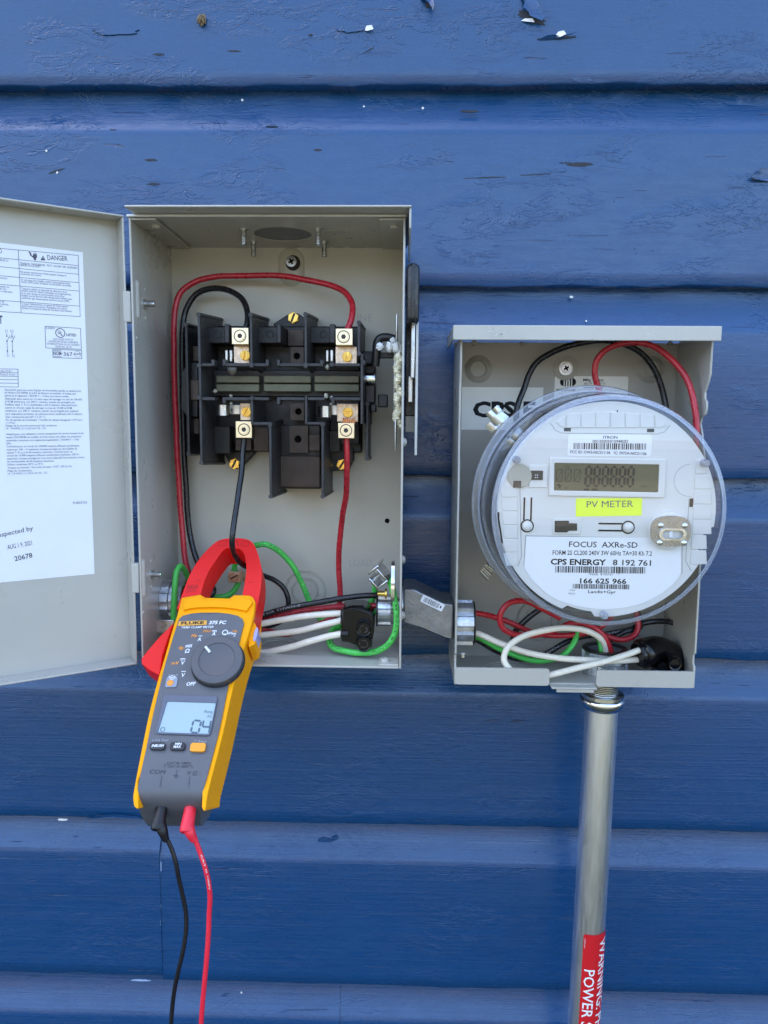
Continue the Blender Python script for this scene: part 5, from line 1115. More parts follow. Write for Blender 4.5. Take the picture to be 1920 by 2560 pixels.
# yellow sticker
g = B(); g.prism(W, [m7(*q, WP + .0018) for q in ((686, 704), (690, 699), (1086, 697), (1091, 701), (1087, 800), (1083, 804), (690, 810), (685, 806))], WP + .0001, WP + .0003); YS = g.obj('yellow_sticker', M_YSTICK, ME, smooth=0, label='fluorescent yellow sticker below the display')
g = B(); t7(g, 'PV METER', (748, 753), (1032, 750), 40, 0); g.obj('sticker_print', M_INKG, YS, smooth=0, weld=False)
# keyhole levers, port, sockets
g = B()
def keyhole(cx, cy, dirx, diry, L, name='button'):
    u, v = m7(cx, cy); R = 41*.40988*mpp(WP); g.ringflat(W, u, v, R*.80, R, WP + .0002, 36)
    n = Vector((-diry, dirx)); 
    for s in (-1, 1):
        a = Vector((u, v)) + Vector((dirx, diry))*R*.85 + n*s*R*.52; b = a + Vector((dirx, diry))*L*.40988*mpp(WP); g.line(W, tuple(a), tuple(b), R*.26, WP + .0002)
keyhole(385, 865, 0, 1, 140); keyhole(1000, 874, -1, 0, 145); g.obj('keyhole_slot', M_DARK, FACE, smooth=0, weld=False)
for (x, y) in ((388, 867), (1002, 874)):
    u, v = m7(x, y); r = 30*.40988*mpp(WP); g = B(); g.lathe(W.p(u, v, WP), W.N, [(r, 0), (r*.96, .0016), (r*.55, .0028), (0, .0030)], 28); g.obj('push_button', M_MWHITE, FACE)
g = B(); f7(g, 539, 820, 712, 917, WP + .0001, WP + .0008); g.obj('socket_frame', M_MWHITE, FACE, bevel=.0004)
g = B(); g.prism(W, [m7(*q, WP + .001) for q in ((553, 834), (640, 834), (640, 848), (690, 850), (690, 895), (640, 895), (628, 905), (553, 905))], WP + .0009, WP + .0013); g.obj('black_socket', M_BLACKP, FACE, bevel=.0003)
g = B(); f7(g, 397, 494, 510, 632, WP + .0001, WP + .0008); g.obj('socket_frame', M_MWHITE, FACE, bevel=.0004)
g = B(); f7(g, 398, 528, 482, 586, WP + .0009, WP + .0014); g.obj('black_socket', M_BLACKP, FACE, bevel=.0003); g = B(); f7(g, 300, 590, 350, 632, WP + .0002, WP + .0017); g.obj('black_socket', M_BLACKP, FACE, bevel=.0003)
u, v = m7(338, 560); r = 73*.40988*mpp(WP); g = B(); g.lathe(W.p(u, v, WP + .0005), W.N, [(r, 0), (r, .0010), (0, .0010)], 40); g.obj('beige_disc', mat('beige_disc', (.40, .37, .30), .5, var=.04), FACE, bevel=.0003)
g = B(); t7(g, '::', (432, 572), (452, 572), 30, .01, 0, WP + .0016); g.obj('socket_pins', M_MWHITE2, FACE, smooth=0, weld=False)
# optical port
u, v = m7(1240, 890); r = 118*.40988*mpp(WP); g = B(); g.lathe(W.p(u, v, WP), W.N, [(r, 0), (r*.97, .0045), (r*.9, .0052), (0, .0052)], 44); PORT = g.obj('optical_port', M_MWHITE, ME)
u, v = m7(1262, 897, WP + .0066); ru, rv = 122*.40988*mpp(WP + .0066), 94*.40988*mpp(WP + .0066); k7 = .40988*mpp(WP + .0066)
ell = [(u + ru*math.copysign(abs(math.cos(t))**.85, math.cos(t)), v + rv*math.copysign(abs(math.sin(t))**.62, math.sin(t))) for t in (2*PI*i/48 for i in range(48))]
su, sv = m7(1271, 917, WP + .0066)
slot = [(su + (44*k7 if c > 0 else -44*k7) + 30*k7*c, sv + 32*k7*s) for c, s in ((math.cos(2*PI*i/24 + .01), math.sin(2*PI*i/24 + .01)) for i in range(24))]
g = B(); g.prism(W, ell, WP + .0053, WP + .0066, holes=[slot[::-1]]); g.obj('port_plate', M_PORT, PORT, bevel=.0003)
slot2 = [(su + (a - su)*1.12, sv + (b - sv)*1.18) for a, b in slot]; g = B(); g.prism(W, slot2, WP + .0067, WP + .0076, holes=[[(su + (a - su)*.86, sv + (b - sv)*.80) for a, b in slot][::-1]]); g.obj('port_rim', M_CHROME, PORT, bevel=.0002)
g = B(); g.pbox(*Z7(1252, 895), *Z7(1274, 938), WP + .0054, WP + .0064); g.obj('port_lens', M_MWHITE2, PORT, bevel=.0003)
for (x, y) in ((1200, 863), (1346, 864), (1193, 968), (1341, 969)):
    u, v = m7(x, y, WP + .0066); r = 17*k7; g = B(); g.lathe(W.p(u, v, WP + .0066), W.N, [(r, 0), (r, .0006), (r*.7, .0011), (0, .0012)], 20); g.obj('rivet', M_CHROME, PORT)
# name plate
g = B(); g.prism(W, [m7(*q) for q in spl2([(380, 930), (372, 1040), (366, 1120)], 3) + spl2([(410, 1190), (520, 1290), (660, 1345), (860, 1372), (1060, 1345), (1200, 1280), (1300, 1190), (1322, 1150)], 4) + [(1322, 950), (1180, 944), (1150, 938)]], WP + .0001, WP + .0004); PLT = g.obj('name_plate', M_MWHITE2, ME, smooth=0)
g = B(); w = WP + .00055
t7(g, 'FOCUS  AXRe-SD', (640, 994), (1058, 999), 34, .012); t7(g, 'FORM 2S CL200 240V 3W 60Hz TA=30 Kh 7.2', (540, 1041), (1146, 1047), 27, .014)
t7(g, 'CPS ENERGY', (528, 1100), (866, 1105), 34, .036); t7(g, '8 192 761', (907, 1105), (1140, 1109), 34, .018); barcode(g, W, *Z7(557, 1113), *Z7(1110, 1153), w, 88, 3); t7(g, '*NXA  8192761    *', (760, 1167), (946, 1168), 13, .004)
t7(g, '166 625 966', (707, 1215), (990, 1219), 30, .030); barcode(g, W, *Z7(664, 1221), *Z7(1007, 1250), w, 56, 4); t7(g, 'Landis+Gyr', (757, 1275), (926, 1278), 18, .02); t7(g, '-754', (640, 1263), (677, 1264), 11); t7(g, '0921', (637, 1283), (676, 1284), 11)
g.obj('plate_print', M_INK, PLT, smooth=0, weld=False)
# clear posts, spring clips
for (x, y) in ((325, 463), (1484, 483), (862, 1438)):
    u, v = W.px(*Z7(x, y), .165); r = 24*.40988*mpp(.165); d = Vector((u - mc[0], v - mc[1])); 
    if d.length > .0745: d = d.normalized()*.0745
    g = B(); g.lathe(W.p(mc[0] + d.x, mc[1] + d.y, .1585), W.N, [(r, 0), (r*.95, .0055), (r*.7, .0068), (0, .0070)], 24); g.obj('clear_post', mat('frosted_post', (.50, .53, .60), .15, var=0, trans=.5), ME)
def sclip(pts, w0, n, name='spring_clip'):
    # a springy metal tab of n flutes between two picture points on each side
    g = B(); (a, b), (c, d) = pts
    A, B_, C_, D_ = [Vector(W.px(*Z7(*q), w0)) for q in (a, b, c, d)]; vs = []; fs = []; N = n*6
    for i in range(N + 1):
        t = i/N; h = .0012*abs(math.sin(PI*t*n)); p = A.lerp(C_, t); q = B_.lerp(D_, t); vs += [W.p(p.x, p.y, w0 + h), W.p(q.x, q.y, w0 + h), W.p(p.x, p.y, w0 + h - .0007), W.p(q.x, q.y, w0 + h - .0007)]
    for i in range(N):
        k = i*4; fs += [(k, k+1, k+5, k+4), (k+2, k+6, k+7, k+3), (k, k+4, k+6, k+2), (k+1, k+3, k+7, k+5)]
    fs += [(0, 2, 3, 1), (N*4, N*4+1, N*4+3, N*4+2)]; g.add(vs, fs); g.obj(name, M_SPRING, ME, smooth=50)
sclip((((130, 185), (160, 215)), ((205, 128), (232, 158))), .1000, 2); sclip((((155, 215), (200, 255)), ((205, 175), (265, 215))), .0965, 1); sclip((((128, 258), (165, 300)), ((230, 165), (275, 200))), .0930, 2)
sclip((((93, 1150), (140, 1200)), ((140, 1088), (192, 1130))), .0900, 3)

# ================================================================== conduit, fittings, warning label
CW = .060
ct_, cb_ = W.px(1504, 1772, CW), W.px(1459, 2560, CW)
sl_ = (cb_[0] - ct_[0])/(cb_[1] - ct_[1])
def cax(z): return Vector((ct_[0] + sl_*(z - ct_[1]), -CW, z))
CR = 41.2*mpp(CW)
CO = thing('steel_conduit', 'galvanised steel conduit pipe rising from the ground into the right box', 'conduit', cax(0))
up = (cax(2) - cax(1)).normalized()
g = B(); g.tube([cax(0), cax(.4), cax(.8), cax(1.0), cax(1.1), cax(1.2), cax(W.px(1504, 1760, CW)[1])], CR, 40); g.obj('pipe', M_PIPE, CO)
zc = W.px(1504, 1768, CW)[1]; o = cax(zc); k = mpp(CW)
nut = []
g = B(); g.lathe(o, up, [(CR*1.02, -.001), (CR*1.16, .0006), (CR*1.30, .0030), (CR*1.36, .0058), (CR*1.33, .0085), (CR*1.26, .0096), (CR*1.26, .0104), (CR*1.31, .0106), (CR*1.31, .0128), (CR*1.10, .0130)], 40); g.obj('compression_nut', M_CHROME, CO, smooth=35)
hx = [( CR*1.335 + (.0006 if i % 2 else 0)) for i in range(8)]
fr = Frame(o, (1, 0, 0), up.cross(Vector((1, 0, 0)))); g = B(); g.prism(fr, circ(0, 0, CR*1.37, 8, .25), .0042, .0080); g.obj('nut_flats', M_CHROME, CO, bevel=.0012, seg=3)
g = B(); threaded(g, o + up*.0128, up, CR*.93, max(.006, zb2 - zc - .0118), .0016, 30); g.obj('threaded_neck', M_ZINC, CO)
# locknut and bushing inside the box, ring open at the top
zi = zb2 + TH; oi = Vector((cax(zi).x, -CW, zi)); up0 = Vector((0, 0, 1))
def casting(name, fr, cu, cv, R, h0, h1, par, m, n=8, bore=.70, depth=.07):
    o_ = []
    for i in range(n*8):
        t = 2*PI*i/(n*8); o_.append((cu + R*(1 - (depth if (i % 8) < 3 else 0))*math.cos(t), cv + R*(1 - (depth if (i % 8) < 3 else 0))*math.sin(t)))
    g = B(); g.prism(fr, o_, h0, h1, holes=[circ(cu, cv, R*bore, 32)[::-1]]); return g.obj(name, m, par, bevel=.0008)
fu = Frame(oi, (1, 0, 0), (0, 1, 0))
HT = max(.020, W.px(1507, 1619, CW)[1] - zi)
casting('locknut', fu, 0, 0, 60*k, .0003, HT*.45, CO, M_CAST, 8, .72, .10); casting('bushing', fu, 0, 0, 57*k, HT*.47, HT - .0016, CO, M_CAST, 8, .74, .12)
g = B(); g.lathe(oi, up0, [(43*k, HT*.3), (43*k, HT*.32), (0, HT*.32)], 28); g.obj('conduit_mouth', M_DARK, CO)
g = B(); g.lathe(oi, up0, [(42*k, HT - .0014), (56*k, HT - .0014), (56*k, HT), (42*k, HT)], 36, closed=True); g.obj('insulating_throat', M_BLACKP, CO)
# red warning label wrapped round the right half of the pipe, lettering running downwards
WL = thing('warning_label', 'red warning label with white lettering wrapped on the lower conduit', 'label', cax(.55))
z1 = W.px(1480, 2338, CW + CR)[1]; z0 = z1 - .235
LR = CR + .0003
def wrap(th, z, r): c_ = cax(z); return c_ + Vector((math.sin(th)*r, -math.cos(th)*r, 0))
ta, tb = rad(-33), rad(140); vs = []; fs = []; n = 36
for i in range(n+1):
    th = ta + (tb - ta)*i/n
    cut = .0016 if i in (0, n) else (.0005 if i in (1, n-1) else 0)
    vs += [wrap(th, z0 + cut, LR), wrap(th, z1 - cut, LR)]
for i in range(n): fs.append((2*i, 2*i+2, 2*i+3, 2*i+1))
g = B().add(vs, fs); LAB = g.obj('label_sheet', M_WARN, WL, weld=False, smooth=60)
class Wrap:      # u runs down the pipe, v runs round it (towards the left in the picture is up for the letters)
    N = None
    def p(s, u, v, w=0): return wrap(v/LR, z1 - u, LR + w)
wf_ = Wrap()
g = B()
tl = Frame((0, 0, 0), (1, 0, 0), (0, 1, 0))
class Tx:
    def p(s, x, y, w): return wf_.p(x, y, w)
def dn(py): return z1 - W.px(1482, py, CW + CR)[1]
put_text(g, Tx(), 'POWER SOURCE', (dn(2425), CR*rad(-24)), (dn(2425) + .1000, CR*rad(-24)), .0092, .00015, .008, 0, .0016)
put_text(g, Tx(), 'WARNING: PHOTOVOLTAIC', (dn(2352), CR*rad(29)), (dn(2352) + .1700, CR*rad(29)), .0092, .00015, .006, 0, .0016)
put_text(g, Tx(), 'pvlabels.com', (.0042, CR*rad(-29)), (.0130, CR*rad(-29)), .0011, .0002)
g.obj('label_print', M_WHITEINK, LAB, smooth=0, weld=False)

# ================================================================== offset nipple between the boxes
NI = thing('offset_nipple', 'cast zinc offset nipple with barcode tag joining the two boxes', 'conduit fitting', pt(1066, 1530, .07))
nf, nb = .090, .046
def npx(x, y): return W.px(x, y, nf)
xA, xB = xr + .0012, yl2 - .0012
top = [(xA, npx(1016, 1474)[1]), (npx(1038, 1476)[0], npx(1038, 1474)[1]), (npx(1050, 1482)[0], npx(1050, 1480)[1]), (npx(1108, 1510)[0], npx(1108, 1508)[1]), (xB, npx(1122, 1512)[1])]
bot = [(xB, npx(1122, 1597)[1]), (npx(1106, 1596)[0], npx(1106, 1594)[1]), (npx(1050, 1572)[0], npx(1050, 1570)[1]), (xA, npx(1016, 1558)[1])]
g = B(); g.prism(W, top + bot, nb, nf); NB = g.obj('nipple_body', mat('dull_zinc', (.27, .28, .295), .48, metal=1, var=.2, vs=90, bump=.35, bs=420), NI, bevel=.0075, seg=5, smooth=50)
# tag on the sloping upper front
NFt = Frame(W.p(*npx(1050, 1503), nf + .0004), (npx(1106, 1530)[0] - npx(1050, 1503)[0], 0, npx(1106, 1530)[1] - npx(1050, 1503)[1]), (0, 0, 1))
_x = NFt.X; NFt = Frame(NFt.o, _x, Vector((0, -.0, 0)) + Vector((-_x.z, 0, _x.x)))
g = B(); g.prism(NFt, rrect(0, 0, .0195, .0062, .0008), -.0003, .0001); TAG = g.obj('barcode_tag', M_PAPER, NI, smooth=0)
g = B(); rb = random.Random(3); u = .0022
while u < .0150: t_ = rb.choice((.0003, .0005)); g.rect(NFt, u, .0010, u + t_, .0052, .0002); u += t_ + rb.choice((.0003, .0004, .0006))
g.rect(NFt, .0165, .0020, .0175, .0042, .0002); g.obj('barcode', M_INK, TAG, smooth=0, weld=False)
ptm = B(); ptext(ptm, W, 'W C', (1049, 1556), (1060, 1560), 8, nf + .0002); ptext(ptm, W, '¾ USA', (1073, 1560), (1086, 1572), 7, nf + .0002)
SRi = Frame((xr - TH, 0, 0), (0, -1, 0), (0, 0, 1)); zcl = W.px(965, 1527, .075)[1]
casting('locknut', SRi, .070, zcl, 42*mpp(.07), .0075, .0180, NI, M_CAST, 8, .72, .13)
g = B(); g.prism(SRi, circ(.070, zcl, 44*mpp(.07), 40), .0182, .0195, holes=[circ(.070, zcl, 31*mpp(.07), 32)[::-1]]); g.obj('insulating_throat', M_BLACKP, NI, bevel=.0003)
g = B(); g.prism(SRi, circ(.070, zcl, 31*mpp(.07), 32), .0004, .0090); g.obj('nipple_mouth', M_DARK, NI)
g = B(); g.prism(SRi, circ(.070, zcl, 36*mpp(.07), 32), .0002, .0073); g.obj('threaded_neck', M_ZINC, NI)
SL2 = Frame((yl2 + TH, 0, 0), (0, 1, 0), (0, 0, 1)); zcr = W.px(1165, 1555, .060)[1]
casting('locknut', SL2, -.062, zcr, 58*mpp(.062), .0002, .0150, NI, M_CAST, 8, .70, .15)
g = B(); g.prism(SL2, circ(-.062, zcr, 55*mpp(.062), 40), .0152, .0166, holes=[circ(-.062, zcr, 40*mpp(.062), 32)[::-1]]); g.obj('insulating_throat', M_BLACKP, NI, bevel=.0003)
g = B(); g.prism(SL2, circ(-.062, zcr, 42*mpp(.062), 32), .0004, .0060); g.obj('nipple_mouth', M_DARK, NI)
for (x0, w_) in ((xr + .0002, .003), (yl2 - .0030, .0028)):
    zc_ = W.px(1015 if x0 < yl2 - .01 else 1125, 1516 if x0 < yl2 - .01 else 1553, .07)[1]
    g = B(); g.lathe((x0, -.068, zc_), (1, 0, 0), [(.0165, 0), (.0165, w_*.5), (.0150, w_)], 32); g.obj('sealing_ring', M_ZINC, NI)
g = B(); g.lathe(SL2.p(-.085, zcr - 60*mpp(.06), .006), SL2.Y*-1, [(.0020, 0), (.0020, .003), (0, .0032)], 14); g.obj('ring_screw', M_CHROME, NI)
# ================================================================== wires: each one its own thing
class OnTube:      # lays lettering along a tube on the side that faces the room
    def __init__(s, P, r):
        s.P = P; s.r = r; s.L = [0]
        for a, b in zip(P[:-1], P[1:]): s.L.append(s.L[-1] + (b - a).length)
    def p(s, u, v, w=0):
        L = s.L; i = max(0, min(len(L)-2, int(np.searchsorted(L, u)) - 1)); t = (u - L[i])/max(1e-9, L[i+1] - L[i])
        c = s.P[i].lerp(s.P[i+1], t); T = (s.P[min(i+2, len(s.P)-1)] - s.P[max(i-1, 0)]).normalized()
        n = CAM - c + Vector((0, 0, .12)); n = (n - n.dot(T)*T).normalized(); sd = n.cross(T); a = v/s.r
        return c + (sd*math.sin(a) + n*math.cos(a))*(s.r + w)
def wire_print(o, P, r, m, text, step, h=.0021, u0=.02, most=99):
    on = OnTube(P, r); g = B(); u = u0
    while u + step*.8 < on.L[-1] and most > 0: put_text(g, on, text, (u, -h*.45), (u + step*.72, -h*.45), h, .00008, .004); u += step; most -= 1
    g.obj('insulation_print', m, o, smooth=0, weld=False)
def wire(pts, col, label, name, d=14.6, n=7, seg=14, pr=None):
    """pts: (picture x, picture y, distance from the wall)"""
    P = [pt(*q) for q in pts]; wm = sum(q[2] for q in pts)/len(pts)
    P = spline(P, n=n); r = d/2*mpp(wm)
    # insulation is never perfectly round or straight
    P = [p + Vector((noise.noise(p*60), noise.noise(p*60 + Vector((5, 0, 0))), noise.noise(p*60 + Vector((0, 9, 0)))))*.0003 for p in P]
    o = B().tube(P, r, seg).obj(name, {'r': M_WRED, 'k': M_WBLACK, 'g': M_WGREEN, 'w': M_WWHITE}[col], None, smooth=60, weld=False)
    if pr: wire_print(o, P, r, *pr)
    return tag(o, label, 'wire')
# left box
HUBW = .060
wire([(418, 1506, .062), (440, 1500, .060), (462, 1478, .056), (472, 1440, .052), (464, 1405, .050), (453, 1300, .046), (444, 1150, .044), (438, 1000, .043), (435, 880, .043), (437, 780, .042), (452, 731, .040), (488, 705, .038), (541, 691, .037), (613, 690, .038), (690, 689, .041), (728, 693, .044), (776, 702, .050), (825, 713, .057), (858, 728, .064), (877, 750, .071), (882, 772, .076), (878, 800, .080), (868, 826, .082), (864, 845, .083)],
     'r', 'red wire arching across the top of the left box to the upper right lug', 'red_wire')
wire([(422, 1512, .066), (470, 1512, .060), (534, 1480, .052), (512, 1442, .048), (492, 1400, .046), (474, 1330, .042), (464, 1200, .040), (458, 1050, .039), (456, 880, .039), (457, 815, .039), (466, 774, .038), (488, 738, .038), (517, 724, .040), (547, 721, .044), (578, 729, .052), (604, 746, .062), (617, 773, .072), (619, 805, .080), (612, 826, .083), (604, 845, .083)],
     'k', 'black wire arching under the red one to the upper left lug', 'black_wire')
wire([(610, 1080, .083), (610, 1100, .083), (607, 1135, .084), (604, 1180, .087), (594, 1250, .096), (585, 1305, .104), (581, 1345, .107), (581, 1368, .1045), (588, 1388, .096), (603, 1409, .083), (630, 1424, .066), (660, 1439, .054), (686, 1451, .048), (708, 1469, .046), (720, 1495, .046), (720, 1522, .047), (708, 1548, .050), (680, 1563, .052), (640, 1570, .054), (560, 1556, .060), (470, 1525, .064), (424, 1520, .066)],
     'k', 'black wire from the lower left lug, running through the clamp jaws', 'black_wire', 14.0)
red = wire([(866, 1080, .083), (866, 1100, .083), (868, 1142, .083), (867, 1188, .080), (865, 1236, .074), (858, 1280, .066), (851, 1335, .058), (847, 1390, .052), (847, 1432, .050), (850, 1470, .050), (849, 1505, .051), (838, 1540, .054), (800, 1560, .058), (745, 1578, .060), (715, 1586, .060), (680, 1580, .060), (640, 1574, .061), (560, 1552, .062), (480, 1522, .064), (424, 1516, .066)],
     'r', 'red wire hanging from the lower right lug down to the bottom of the left box', 'red_wire', pr=(M_WPRINTR, 'AWG 8 THHN 600V', .075, .0019, .03))
g = B(); rc = random.Random(2)
for k in range(11):
    x = 858 + k*2.9; a = pt(x, 1060, .0855 + .0008*rc.random()); b = pt(x - 1 + rc.uniform(-1, 1), 1045 + rc.uniform(-1, 2), .0845 + .001*rc.random()); g.tube([a, (a + b)/2 + Vector((0, -.0003, 0)), b], .00042, 7)
g.obj('copper_strand', M_COPPER, red, weld=False, kind='stuff')
wire([(424, 1500, .072), (520, 1530, .074), (600, 1545, .074), (648, 1540, .074), (696, 1526, .075), (747, 1515, .076), (823, 1501, .076), (898, 1490, .074), (952, 1488, .072), (975, 1492, .071)], 'k', 'black wire running level along the bottom into the right hand bushing', 'black_wire', 15, pr=(M_WPRINTL, 'AWG 8 THHN OR THWN-2', .09, .0018, .05))
wire([(424, 1508, .070), (520, 1545, .070), (620, 1556, .070), (703, 1536, .070), (759, 1526, .070), (835, 1517, .070), (898, 1514, .070), (952, 1515, .070), (976, 1517, .070)], 'r', 'red wire running level below the black one into the right hand bushing', 'red_wire', 14, pr=(M_WPRINTR, 'AWG 8 THHN 600V', .08, .0018, .05))
GS = [(853, 1534), (853, 1552), (852, 1586)]
wire([(424, 1518, .074), (520, 1560, .078), (590, 1568, .078), (647, 1560, .079), (697, 1551, .081), (747, 1543, .084), (797, 1537, .086), (862, 1533, .086)], 'w', 'upper of the three white wires entering the black splice block', 'white_wire', 16)
wire([(424, 1524, .074), (500, 1570, .078), (580, 1590, .078), (645, 1588, .079), (696, 1583, .081), (747, 1577, .086), (797, 1564, .091), (862, 1549, .092)], 'w', 'middle of the three white wires entering the black splice block', 'white_wire', 16)
wire([(426, 1530, .074), (480, 1590, .078), (560, 1632, .080), (625, 1633, .083), (671, 1630, .087), (721, 1619, .092), (772, 1604, .096), (823, 1590, .098), (862, 1584, .098)], 'w', 'lowest of the three white wires entering the black splice block', 'white_wire', 16.5)
wire([(436, 1575, .082), (434, 1548, .082), (436, 1494, .082), (438, 1455, .080), (442, 1428, .077), (451, 1416, .072), (460, 1424, .066), (468, 1440, .060), (484, 1466, .053), (518, 1489, .046), (557, 1492, .043), (579, 1482, .041), (594, 1462, .040), (598, 1440, .039)], 'g', 'green ground wire looping up beside the left wall to the small ground lug', 'green_wire', 15)
wire([(584, 1455, .040), (585, 1430, .041), (588, 1410, .043), (598, 1385, .046), (620, 1368, .050), (642, 1363, .054), (664, 1361, .055), (692, 1374, .053), (718, 1398, .049), (736, 1421, .047), (749, 1447, .046), (762, 1475, .046), (774, 1503, .046), (788, 1530, .049), (807, 1553, .054), (835, 1560, .060), (880, 1545, .065), (930, 1531, .068), (968, 1530, .070)], 'g', 'green ground wire curving down across the round knockout', 'green_wire', 14.5, pr=(M_WPRINT, 'GAS AND OIL RES II', .075, .0017, .02))
wire([(938, 1462, .066), (937, 1480, .064), (926, 1508, .064), (905, 1540, .064), (868, 1562, .066), (836, 1572, .072), (826, 1588, .080), (825, 1608, .088), (838, 1621, .093), (863, 1627, .096), (898, 1632, .099), (936, 1630, .101), (967, 1614, .102), (985, 1588, .102), (991, 1560, .101), (991, 1528, .099), (985, 1490, .096), (978, 1462, .092), (972, 1448, .088)], 'g', 'green ground wire looping round the splice block up to the bonding lug', 'green_wire', 16, pr=(M_WPRINT, 'AWG 8 TYPE MTW', .085, .0017, .03))
# small ground lug on the back panel
GL = thing('ground_lug', 'small copper coloured ground lug on the back panel seen through the clamp jaws', 'ground lug', pt(586, 1456, WB))
g = B(); g.pbox(570, 1429, 601, 1457, .034, .048); g.obj('lug_body', M_TIN, GL, bevel=.0006)
h = B(); d = B(); u, v = W.px(584.5, 1442.5, .048); slot_screw(h, d, W, u, v, .048, 10.5*mpp(.048), .5, .0028, hexa=False); s_ = h.obj('lug_screw', M_TIN, GL, bevel=.0002); d.obj('slot', M_ALUD, s_)
g = B(); g.pbox(600, 1428, 640, 1452, WB + .0002, .034); g.obj('lug_tang', M_SPRING, GL, bevel=.0004)
# bonding lug on the right bushing
BL = thing('bonding_lug', 'bright plated bonding lug clamped on the right hand bushing of the left box', 'bonding lug', pt(975, 1480, .085))
fr = Frame((xr - TH - .0135, -.090, W.px(985, 1482, .09)[1]), (0, -1, 0), (0, 0, 1))
g = B(); o_ = [(0.021*math.cos(t) - .001, .0200*math.sin(t)) for t in (2*PI*i/32 for i in range(32))]; g.prism(Frame((xr - TH - .0040, 0, 0), (0, -1, 0), (0, 0, 1)), [(.088 + a*.62, W.px(985, 1470, .09)[1] + b*1.1) for a, b in o_], .0002, .0030, holes=[circ(.088, W.px(985, 1488, .09)[1], .0035, 20)[::-1]]); g.obj('lug_strap', M_CHROME, BL, bevel=.0004)
A_ = pt(930, 1452, .090); Bq = pt(966, 1424, .094)
ax = (Bq - A_).normalized(); f2 = Frame(A_, ax, Vector((ax.z*-1, 0, ax.x)).normalized())
for (u0, u1, v0, v1, w0, w1) in ((0, .0125, -.0080, -.0062, -.012, .005), (0, .0022, -.0062, .0034, -.012, .005), (.0104, .0126, -.0062, .0056, -.012, .005), (.0030, .0150, .0058, .0078, -.012, .005)):
    g = B(); g.box(f2, u0, v0, u1, v1, w0, w1); g.obj('lug_jaw', M_CHROME, BL, bevel=.0006)
g = B(); threaded(g, f2.p(.0018, -.0005, -.001), f2.X, .0022, .0078, .0010, 16); g.obj('clamp_screw', M_ZINC, BL)
g = B(); g.lathe(pt(944, 1484, .088), (1, 0, 0), [(.0022, 0), (.0022, .006), (.0044, .0061), (.0044, .0075), (0, .0075)], 18); g.obj('bond_screw', M_BRASS, BL)
# black splice block, left box
def splice(nm, label, loc): return thing(nm, label, 'splice block', loc)
SP = splice('splice_block', 'glossy black splice block with two round ports in the left box', pt(900, 1630, .08))
M_SPL = mat('glossy_black_vinyl', (.004, .004, .005), .16, spec=.4, var=.15, vs=90, rvar=.06, bump=.25, bs=70)
g = B(); q = [W.px(*p_, .098) for p_ in ((853, 1527), (878, 1523), (905, 1523), (925, 1530), (934, 1548), (935, 1580), (930, 1606), (886, 1612), (870, 1606), (853, 1604))]
g.prism(W, q, .064, .098); g.obj('splice_body', M_SPL, SP, bevel=.0050, seg=4, smooth=50)
for (x, y, r) in ((909, 1574, 20.5), (909, 1611, 22)):
    u, v = W.px(x, y, .1065); r *= mpp(.1065); g = B(); g.lathe(W.p(u, v, .084), W.N, [(r*.96, 0), (r, .018), (r*.98, .0215), (r*.86, .0228), (r*.76, .0224), (r*.74, .0212), (0, .0212)], 30); po_ = g.obj('access_port', M_SPL, SP)
    g = B(); rr = random.Random(int(y))
    for k in range(7): a = rr.uniform(0, 6.28); g.line(W, (u + r*.5*math.cos(a), v + r*.5*math.sin(a)), (u + r*.5*math.cos(a + rr.uniform(.5, 1.5)), v + r*.5*math.sin(a + rr.uniform(.5, 1.5))), .0004, .1054)
    g.obj('moulded_mark', mat('scuffed_black', (.06, .06, .06), .5, var=0), po_, smooth=0, weld=False, kind='stuff')
for (x, y, w_) in ((855, 1534, .086), (855, 1550, .092), (855, 1585, .098)):
    a = pt(x - 3, y, w_); g = B(); g.lathe(a, (1, 0, 0), [(.0034, 0), (.0036, .001), (.0036, .006)], 18); g.obj('entry_collar', M_SPL, SP)
# hub connector on the left wall
HB = thing('hub_connector', 'zinc conduit hub with locknut on the left wall behind the clamp meter', 'conduit fitting', pt(425, 1540, .06))
zc_ = W.px(427, 1497, .062)[1]
casting('locknut', SL, -.064, zc_, 50*mpp(.062), .0002, .0070, HB, M_CAST, 8, .7); casting('bushing', SL, -.064, zc_, 46*mpp(.062), .0072, .0170, HB, M_CAST, 8, .76, .04)
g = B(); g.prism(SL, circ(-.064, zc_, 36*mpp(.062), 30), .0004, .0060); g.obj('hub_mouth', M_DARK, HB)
g = B(); q = pt(418, 1558, .085); g.box(W, q.x - .010, q.z - .008, q.x + .006, q.z + .003, .084, .0865); g.obj('bushing_tab', M_ZINC, HB, bevel=.0005)
